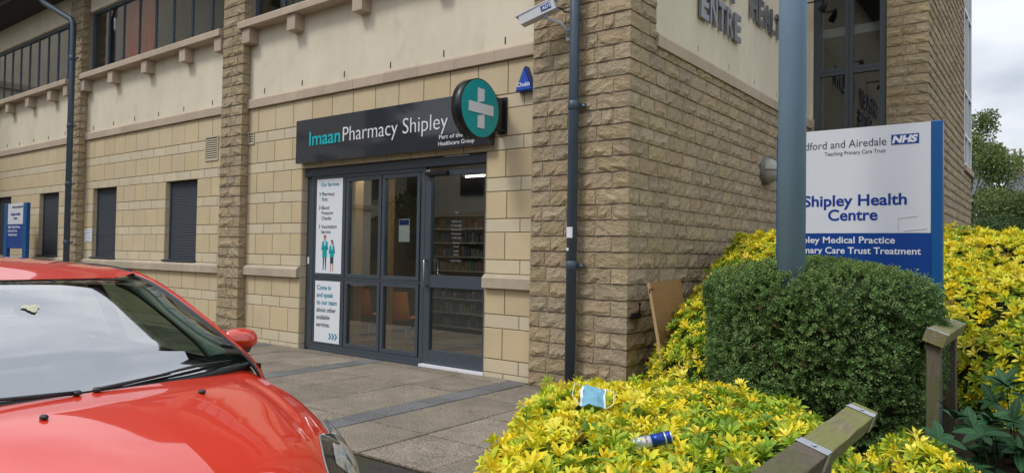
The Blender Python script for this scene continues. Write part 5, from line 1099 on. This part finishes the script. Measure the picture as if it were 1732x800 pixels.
# black band round the glass
bb = MB(); n_ = np.array([-.004,0,-.004])
bb.grid(full[:3]+n_,'trim'); bb.grid(full[-2:]+n_,'trim')
for s in (1,-1): bb.grid(mir(rowsW[:,-2:],s)+n_*1.0,'trim')
obj('windscreen_band', bb, CAR, recalc=False)
for s in (1,-1):
    pl = MB(); G = np.stack([Wx,(Wx+Ri)/2+[0,0,-.006],Ri],1); pl.grid(mir(G,s),'trim'); obj('pillar_trim', pl, CAR, recalc=False)
    sl_ = MB(); G = np.stack([Ri+[0,0,.001],(Ri+Ro)/2+[.008,.008,.008],Ro],1); sl_.grid(mir(G,s),'paint'); obj('windscreen_pillar', sl_, CAR, recalc=False)
    it = MB(); G = np.stack([rowsW[:,-1]+[-.05,-.01,-.02], rowsW[:,-3]+[-.10,.00,-.03], rowsW[:,-4]+[-.20,.06,-.05], Ro+[-.09,-.035,-.04]],1); it.grid(mir(G,s),'ptrim'); obj('inner_pillar_trim', it, CAR, recalc=False)
# roof
rf = np.array([[(-.952,0,1.395),(-.954,.16,1.395),(-.957,.32,1.395),(-.958,.45,1.398),(-1.0,.548,1.418)],
 [(-1.25,0,1.462),(-1.25,.18,1.460),(-1.24,.36,1.452),(-1.23,.47,1.445),(-1.25,.535,1.445)],
 [(-1.60,0,1.490),(-1.60,.18,1.488),(-1.60,.36,1.478),(-1.60,.48,1.465),(-1.60,.535,1.455)],
 [(-2.1,0,1.492),(-2.1,.18,1.490),(-2.1,.36,1.478),(-2.1,.47,1.465),(-2.1,.525,1.45)],
 [(-2.6,0,1.455),(-2.6,.17,1.452),(-2.6,.34,1.44),(-2.6,.45,1.425),(-2.6,.50,1.41)],
 [(-2.85,0,1.40),(-2.85,.16,1.397),(-2.84,.32,1.385),(-2.82,.42,1.37),(-2.80,.47,1.355)]])
R2 = surf2(rf,40,20); b = MB(); b.grid(np.concatenate([mir(R2,-1)[:,::-1],R2[:,1:]],1),'paint'); obj('roof', b, CAR, recalc=False)
edge = R2[:,-1]
for s in (1,-1):
    b = MB(); G = np.stack([edge, edge+[0,.012,-.006], edge+[0,.024,.0]],1); b.grid(mir(G,s),'trim'); obj('roof_gutter_strip', b, CAR, recalc=False)
    b = MB(); e2 = edge+[0,.024,.0]; G = np.stack([e2, e2+[0,.022,-.014], e2+[0,.036,-.045]],1); b.grid(mir(G,s),'paint'); obj('roof_rail', b, CAR, recalc=False)
# body side behind the front wheel, doors, tail
side = np.array([[(x,yb,zb),(x,yb+.035,zb-.05),(x,.86+o,.80),(x,.868+o,.62),(x,.855+o,.38),(x,.80+o,.20)] for x,yb,zb,o in ((-.27,.772,.975,0),(-.60,.795,.955,0),(-1.2,.80,.97,.005),(-1.8,.795,.995,.005),(-2.4,.78,1.03,0),(-2.85,.72,1.06,-.03),(-3.07,.60,1.02,-.12))])
SD = surf2(side,60,26); k1 = 33
for s in (1,-1):
    b = MB(); b.grid(mir(SD[1:k1],s),'paint'); d_o = obj('front_door', b, CAR); h = MB(); h.box(-1.62,-1.44,s*.862-.012,s*.862+.022,.84,.865,'paint',.006); obj('handle', h, d_o)
    b = MB(); b.grid(mir(SD[k1:],s),'paint'); obj('rear_side', b, CAR)
    # side glass, window surrounds
    belt = SD[:,0]; n = 30; tops = np.concatenate([Ro[2:], e2[4:]]) ; tt = cr(tops[np.argsort(-tops[:,0])],n)
    G = []
    for p in tt: xb = min(p[0]+.0, -.30); ib = np.argmin(abs(belt[:,0]-xb)); q = belt[ib].copy(); q[0] = p[0]; G.append([p+[0,.0,-.02],(p+q)/2+[0,.012,0],q+[0,-.006,.006]])
    G = np.array(G); b = MB(); b.grid(mir(G[:16],s),'sideglass'); obj('front_side_window', b, CAR, recalc=False); b = MB(); b.grid(mir(G[17:],s),'autoglass'); obj('rear_side_window', b, CAR, recalc=False)
    b = MB(); b.grid(mir(np.stack([G[15:18,0]+[0,.004,.0],G[15:18,1]+[0,.004,0],G[15:18,2]+[0,.004,0]],1),s),'trim'); b.grid(mir(np.stack([G[:,2]+[0,.006,-.012],G[:,2]+[0,.004,.014]],1),s),'trim'); b.grid(mir(np.stack([G[:,0]+[0,.003,-.004],G[:,0]+[0,.006,.024]],1),s),'trim'); obj('window_trim', b, CAR, recalc=False)
    # inner door card
    b = MB(); G = np.stack([belt[:k1]+[0,-.05,-.005],belt[:k1]+[0,-.09,-.06],belt[:k1]*[1,1,0]+[0,-.08,.45]],1); b.grid(mir(G,s),'dash'); obj('door_card', b, CAR, recalc=False)
    # mirror
    c = np.array([-.575,.910,1.066]); b = MB(); P = []
    for i in range(13):
        f_ = math.pi*i/12; P.append([(c[0]+.058*math.sin(f_)**.75*math.cos(t)*(1.0 if math.cos(t) > 0 else .55), c[1]+.098*-math.cos(f_), c[2]+.006*math.cos(f_)+.064*math.sin(f_)**.6*math.sin(t)*(1 if math.sin(t) > 0 else .85)) for t in np.linspace(0,6.2832,17)])
    b.grid(mir(P,s),'paint'); mo_ = obj('door_mirror', b, CAR)
    b = MB(); b.grid(mir([[(c[0]-.034,c[1]+u*.085,c[2]+v_*.05) for u in np.linspace(-1,1,5)] for v_ in (-1,1)],s),'chrome'); obj('mirror_glass', b, mo_); b = MB(); b.add([(c[0]+.03,s*(c[1]-.13),c[2]-.075),(c[0]+.03,s*(c[1]+.04),c[2]-.068),(c[0]-.03,s*(c[1]+.04),c[2]-.068),(c[0]-.03,s*(c[1]-.13),c[2]-.075),(c[0]+.025,s*(c[1]-.13),c[2]-.02),(c[0]+.025,s*(c[1]+.06),c[2]-.035),(c[0]-.03,s*(c[1]+.06),c[2]-.035),(c[0]-.03,s*(c[1]-.13),c[2]-.02)],[(0,1,2,3),(4,7,6,5),(0,4,5,1),(1,5,6,2),(2,6,7,3),(3,7,4,0)],'trim'); obj('mirror_foot', b, mo_)
    for xw in (0,-2.49):
        T_ = MB(); T_.tube([(xw,s*.66,.295),(xw,s*.68,.295),(xw,s*.83,.295),(xw,s*.85,.295)],[.28,.30,.30,.28],'tyre',32); wh_ = obj('wheel', T_, CAR); T_ = MB(); T_.tube([(xw,s*.845,.295),(xw,s*.856,.295)],[.20,.19],'alloy',28); T_.tube([(xw,s*.85,.295),(xw,s*.866,.295)],[.06,.05],'lampg',16); obj('rim', T_, wh_)
        T_ = MB(); T_.tube([(xw,s*.80,.31),(xw,s*.8685,.31)],[.355,.355],'trim',36); obj('wheel_arch', T_, CAR)
b = MB(); tail = np.array([[(-2.80,.47,1.355),(-2.85,.25,1.40),(-2.86,0,1.40)],[(-2.98,.56,1.03),(-3.03,.3,1.05),(-3.04,0,1.05)]]); 
for s in (1,-1): b.grid(mir(surf2(tail,6,8),s),'autoglass')
obj('rear_window', b, CAR, recalc=False)
b = MB(); tail = np.array([[(-3.06,.60,1.02),(-3.06,.3,1.04),(-3.06,0,1.04)],[(-3.12,.66,.62),(-3.15,.3,.62),(-3.15,0,.62)],[(-3.08,.66,.22),(-3.10,.3,.22),(-3.1,0,.22)]])
for s in (1,-1): b.grid(mir(surf2(tail,10,8),s),'paint')
obj('tailgate', b, CAR, recalc=False)
b = MB(); b.box(-3.0,.55,-.66,.66,.16,.22,'trim'); obj('floor_pan', b, CAR)
# cabin
b = MB(); dsh = np.array([[(-.20,0,.955),(-.20,.35,.955),(-.24,.66,.97)],[(-.45,0,.985),(-.45,.35,.98),(-.45,.70,.94)],[(-.72,0,.95),(-.72,.35,.95),(-.70,.70,.92)],[(-.74,0,.70),(-.74,.35,.70),(-.74,.70,.70)]])
for s in (1,-1): b.grid(mir(surf2(dsh,14,10),s),'dash')
obj('dashboard', b, CAR, recalc=False)
for s in (1,-1):
    b = MB(); sp = surf2(np.array([[(-1.42,s*.36-.24,.35),(-1.36,s*.36,.35),(-1.42,s*.36+.24,.35)],[(-1.50,s*.36-.26,.8),(-1.44,s*.36,.8),(-1.50,s*.36+.26,.8)],[(-1.62,s*.36-.20,1.10),(-1.58,s*.36,1.12),(-1.62,s*.36+.20,1.10)]]),10,8); b.grid(sp,'seat'); b.grid(sp-[.1,0,0],'seat'); b.ball((-1.64,s*.36,1.22),(.05,.13,.09),'seat'); b.box(-1.55,-.95,s*.36-.25,s*.36+.25,.35,.5,'seat',.05); obj('seat', b, CAR)
b = MB(); b.tube([(-.80+.05*math.sin(t),-.36+.18*math.cos(t),.90+.17*math.sin(t)) for t in np.linspace(0,6.2832,30)],.014,'trim',8,cap=False); b.tube([(-.66,-.36,.86),(-.80,-.36,.90)],.04,'trim',10); obj('steering_wheel', b, CAR)
b = MB(); b.box(-1.14,-1.08,-.12,.12,1.26,1.32,'trim',.015); b.box(-1.13,-1.09,-.01,.01,1.31,1.39,'trim'); obj('interior_mirror', b, CAR)
b = MB(); b.grid(np.array([[(-1.1,y,1.375) for y in (-.52,0,.52)],[(-1.6,y,1.45) for y in (-.52,0,.52)],[(-2.7,y,1.40) for y in (-.5,0,.5)]]),'ptrim'); obj('headlining', b, CAR, recalc=False)
b = MB(); b.box(-2.0,-1.9,-.62,.62,.4,1.02,'seat',.03); b.box(-2.9,.0,-.70,.70,.24,.30,'dash'); obj('rear_seat', b, CAR)
# cowl, wipers, washer jets
b = MB(); cw = np.stack([base_c+[.0,0,-.006],base_c+[.015,0,-.012],np.array(rows[0])[[0,1,2,3,3]]*[1,1,1]+[-.003,0,-.006]],1); cw = cr(cw,16)
for s in (1,-1): b.grid(mir(cw,s),'trim')
obj('cowl', b, CAR, recalc=False)
def wiper(p0, p1, pm):
    b = MB(); b.tube([p0, pm],[.009,.006],'trim',8); b.ball(p0,(.020,.018,.011),'trim',10,6); w_ = obj('wiper', b, CAR); b = MB(); p0_, p1_ = np.array(pm), np.array(p1)
    pts = [tuple(pm)]; a_ = np.array(p1); bdy = np.array(pm)*1.0; Z = lambda t: np.array([0,0,.008*math.sin(math.pi*t)])
    e0 = a_; e1 = 2*bdy-a_ if False else np.array(p0)*.25+bdy*.75; b.tube([tuple(e0+(e1-e0)*t+Z(t)) for t in np.linspace(0,1,8)],[.003,.005,.006,.007,.007,.006,.005,.003],'trim',6); obj('blade', b, w_)
wiper((-.165,-.02,.984),(-.228,.62,1.022),(-.196,.30,1.004)); wiper((-.155,-.10,.984),(-.205,-.72,1.012),(-.180,-.42,.998))
for s in (1,-1): b = MB(); b.ball((.05,s*.30,.955),(.020,.014,.010),'trim',10,6); obj('washer_jet', b, CAR)
pt = MB(); cpt = None
T = thing('pale_petal', (-3.75,1.0,1.05), 'pale cream petal stuck on the left part of the red car windscreen', 'petal')
# placed on the glass in car coordinates
def car_w(p): c, s = math.cos(.05), math.sin(.05); return np.array([-2.89+p[0]*c-p[1]*s, 1.31+p[0]*s+p[1]*c, p[2]-.135])
T.location = car_w((-.78,.0,1.31)); OFF[T.name] = tuple(T.location)
k = 11; c0 = full[k,13]; du = unit(np.array([full[k,15]-full[k,11]]))[0]; dv = unit(np.array([full[k+1,13]-full[k-1,13]]))[0]; nn = np.cross(du,dv); nn *= np.sign(nn[2]); mb = MB()
ring = [car_w(c0+(du*math.cos(t)+dv*math.sin(t))*(.030+.008*math.sin(3*t)+.004*math.sin(7*t))+nn*.006) for t in np.linspace(0,6.2832,22)[:-1]]; cc = car_w(c0+nn*.010); mb.add([tuple(q) for q in ring]+[tuple(cc)],[(i,(i+1)%21,21) for i in range(21)],'cream'); obj('petal', mb, T)
# ============================================================ BACKGROUND
def tree(name, x, y, h, cw, ch, n, lab, pal, lsz=.10, grp=None, seed=1, trunk=.16, gapk=1.0, weep=0):
    rg = np.random.default_rng(seed); T = thing(name, (x,y,0), lab, 'tree', grp); tk = MB(); tk.tube([(x,y,-.2),(x+.1,y,h*.3),(x-.05,y+.1,h*.62),(x,y,h*.9)],[trunk,trunk*.8,trunk*.45,.03],'bark',10); obj('trunk', tk, T)
    cl = []; 
    for i in range(26):
        a = rg.uniform(0,6.28); zz_ = h-ch+ch*(rg.random()**.8); f_ = (zz_-(h-ch))/ch; rr_ = cw*(.35+.65*math.sin(math.pi*min(.98,.18+.75*f_)))*rg.uniform(.25,1); cl.append((x+rr_*math.cos(a),y+rr_*math.sin(a),zz_,rg.uniform(.28,.55)*cw*.62))
    lb = MB()
    for c in cl[:18]: z0 = max(h*.2,c[2]*.55); lb.tube([(x,y,z0),((x+c[0])/2,(y+c[1])/2,(z0+c[2])/2+.2),(c[0],c[1],c[2])],[trunk*.22,trunk*.10,.008],'bark',6)
    tag(obj('limbs', lb, T), kind='stuff')
    ci = rg.integers(0,len(cl),n); Cc_ = np.array(cl)[ci]; d_ = rg.normal(0,1,(n,3)); d_ = d_/np.linalg.norm(d_,axis=1,keepdims=True)*(rg.random((n,1))**.45); P = Cc_[:,:3]+d_*Cc_[:,3:4]*np.array([1,1,.75]); P[:,2] -= weep*rg.random(n)**2
    ax = rg.normal(0,1,(n,3))+d_*.8+[0,0,-weep*.6]; ax = unit(ax); nn = unit(np.cross(ax,rg.normal(0,1,(n,3)))+[0,0,.001]); nn = unit(nn-ax*(nn*ax).sum(1)[:,None]); shade_ = 1.0
    col = pal[rg.integers(0,len(pal),n)]*(1+rg.uniform(-.2,.2,(n,1))); tint = (.8+.5*(ci%5)/5)[:,None]; V, F_, C_ = small_leaf_arrays(P,ax,nn,rg.uniform(.7,1.2,n)*lsz,rg.uniform(.4,.6,n)*lsz,col*tint)
    tag(mesh_np('crown', V, F_, ['leafdull'], col=C_, parent=T, off=OFF[T.name]), kind='stuff')
G1 = np.array([[.15,.22,.06],[.20,.27,.08],[.11,.17,.055],[.25,.30,.10]]); G2 = np.array([[.05,.095,.03],[.07,.12,.04],[.09,.145,.05]])
tree('birch_tree', -2.6, 31.5, 6.9, 1.95, 5.9, 24000, 'loose light green tree rising behind the far end of the stone tower', G1, .12, seed=3, weep=.7, trunk=.11)
tree('bushy_tree', -0.9, 29.0, 3.5, 2.4, 3.2, 22000, 'mid green bushy tree in front of the distant houses', G1*.8, .11, seed=5, trunk=.10)
tree('dark_bushy_tree', .8, 26.5, 3.0, 2.6, 2.8, 16000, 'low dark evergreen mass at the right edge beyond the yellow shrub bank', G2, .10, seed=8, trunk=.12)
tree('dark_bushy_tree', -1.6, 25.5, 2.6, 1.9, 2.5, 11000, 'dark bush at the foot of the tower beyond the yellow shrubs', G2, .10, seed=9, trunk=.10)
tree('bushy_tree', 3.4, 30.0, 4.2, 2.4, 3.4, 9000, 'green tree just outside the right edge beyond the dark evergreens', G1*.8, .12, seed=12, trunk=.12)
tree('bushy_tree', 6.8, 27.0, 5.0, 2.6, 4.2, 9000, 'second green tree outside the right edge', G1*.8, .12, seed=13, trunk=.12)
def house(x, y, w_, h_, lab, ch_side):
    T = thing('terraced_house', (x,y,0), lab, 'house'); b = MB(); b.box(x-w_/2,x+w_/2,y,y+8,-1,h_,'oppst'); obj('wall', b, T)
    b = MB(); b.add([(x-w_/2,y-.3,h_),(x+w_/2,y-.3,h_),(x+w_/2,y+4,h_+2.2),(x-w_/2,y+4,h_+2.2),(x-w_/2,y+8.3,h_),(x+w_/2,y+8.3,h_)],[(0,1,2,3),(3,2,5,4),(0,3,4),(1,5,2),(0,4,5,1)],'roof'); rf_ = obj('roof', b, T)
    b = MB(); cx_ = x+ch_side*w_/2; b.box(cx_-.38,cx_+.38,y+3.2,y+4.6,h_+.5,h_+3.3,'oppst'); b.box(cx_-.44,cx_+.44,y+3.1,y+4.7,h_+3.3,h_+3.42,'oppst'); c_ = obj('chimney', b, rf_)
    for k in (-.5,.5): b = MB(); b.tube([(cx_+k*.4,y+3.9,h_+3.42),(cx_+k*.4,y+3.9,h_+4.1)],.09,'oppst',8); obj('chimney_pot', b, rf_)
    b = MB(); b.box(x-1.4,x-.6,y+.9,y+1.6,h_+.55,h_+.60,'upvc'); b.v = [(v[0],v[1],v[2]+(v[1]-y-.9)*.5+.1) for v in b.v]; obj('skylight', b, rf_)
    for k in range(3):
        xx_ = x-w_/2+w_*(k+.5)/3
        for zz_ in (h_-1.7,h_-4.4): b = MB(); b.box(xx_-.6,xx_+.6,y-.03,y+.02,zz_,zz_+1.3,'upvc'); f_ = obj('window', b, T); b = MB(); b.box(xx_-.5,xx_+.5,y-.045,y-.031,zz_+.1,zz_+1.2,'black'); obj('pane', b, f_)
house(-2.9,70,8.4,6.9,'far stone terraced house with slate roof and skylight behind the trees',.05)
house(4.6,71,7,7.0,'second far stone terraced house beyond the right edge',.5)
sheet('hill', [[(-60,62,-.2),(0,60,-.2),(60,62,-.2)],[(-80,110,3),(0,115,3),(80,110,3)]], 'soil')
# the building across the road, seen in reflections
OB = thing('building_across_the_road', (-10,-15,0), 'two storey cream and brown stone building across the road, seen only in reflections', 'building')
b = MB(); b.box(-42,10,-18,-15,-.3,7.2,'opp'); obj('wall', b, OB); b = MB(); b.box(-42,10,-15,-14.94,-.3,3.3,'oppst'); obj('lower_wall', b, OB); b = MB(); b.box(-42,10,-15.0,-14.86,3.3,3.5,'band'); obj('band', b, OB); b = MB(); b.box(-42.3,10.3,-18.3,-14.3,7.2,7.5,'soffit'); obj('roof', b, OB)
for k in range(13):
    x = -40+k*4.0
    for z0,z1 in ((.9,2.5),(4.4,5.8)): b = MB(); b.box(x-.8,x+.8,-14.95,-14.90,z0,z1,'frame'); f_ = obj('window', b, OB); b = MB(); b.box(x-.72,x-.03,-14.90,-14.88,z0+.08,z1-.08,'black'); b.box(x+.03,x+.72,-14.90,-14.88,z0+.08,z1-.08,'black'); obj('pane', b, f_)
LW = thing('left_wing', (-25,0,0), 'projecting cream wing past the left edge, seen in the upper window reflections', 'building')
b = MB(); b.box(-31,-25,-9,6,-.2,11.3,'render'); obj('wall', b, LW)
for z0, z1, m_ in ((3.3,3.5,'band'),(6.1,6.28,'band'),(11.2,12.9,'soffit')): b = MB(); b.box(-31.4,-24.9 if m_=='band' else -24.3,-9.3,6.0,z0,z1,m_); obj('band' if m_ == 'band' else 'roof', b, LW)
for k in range(5):
    for z0 in (1.2,4.2): b = MB(); b.box(-25.0,-24.96,-7.5+k*2.7,-6.3+k*2.7,z0,z0+1.3,'frame'); f_ = obj('window', b, LW); b = MB(); b.box(-24.955,-24.94,-7.42+k*2.7,-6.38+k*2.7,z0+.08,z0+1.22,'black'); obj('pane', b, f_)
tree('street_tree', -30, -12.5, 13, 4.2, 9.5, 9000, 'tall green street tree across the road beyond the left wing, seen only in reflections', G2*1.3, .35, seed=23, trunk=.3)
tree('street_tree', -14.5, -11.5, 7.5, 2.4, 5.0, 7000, 'green street tree across the road, seen only in reflections', G2*1.3, .22, seed=21)
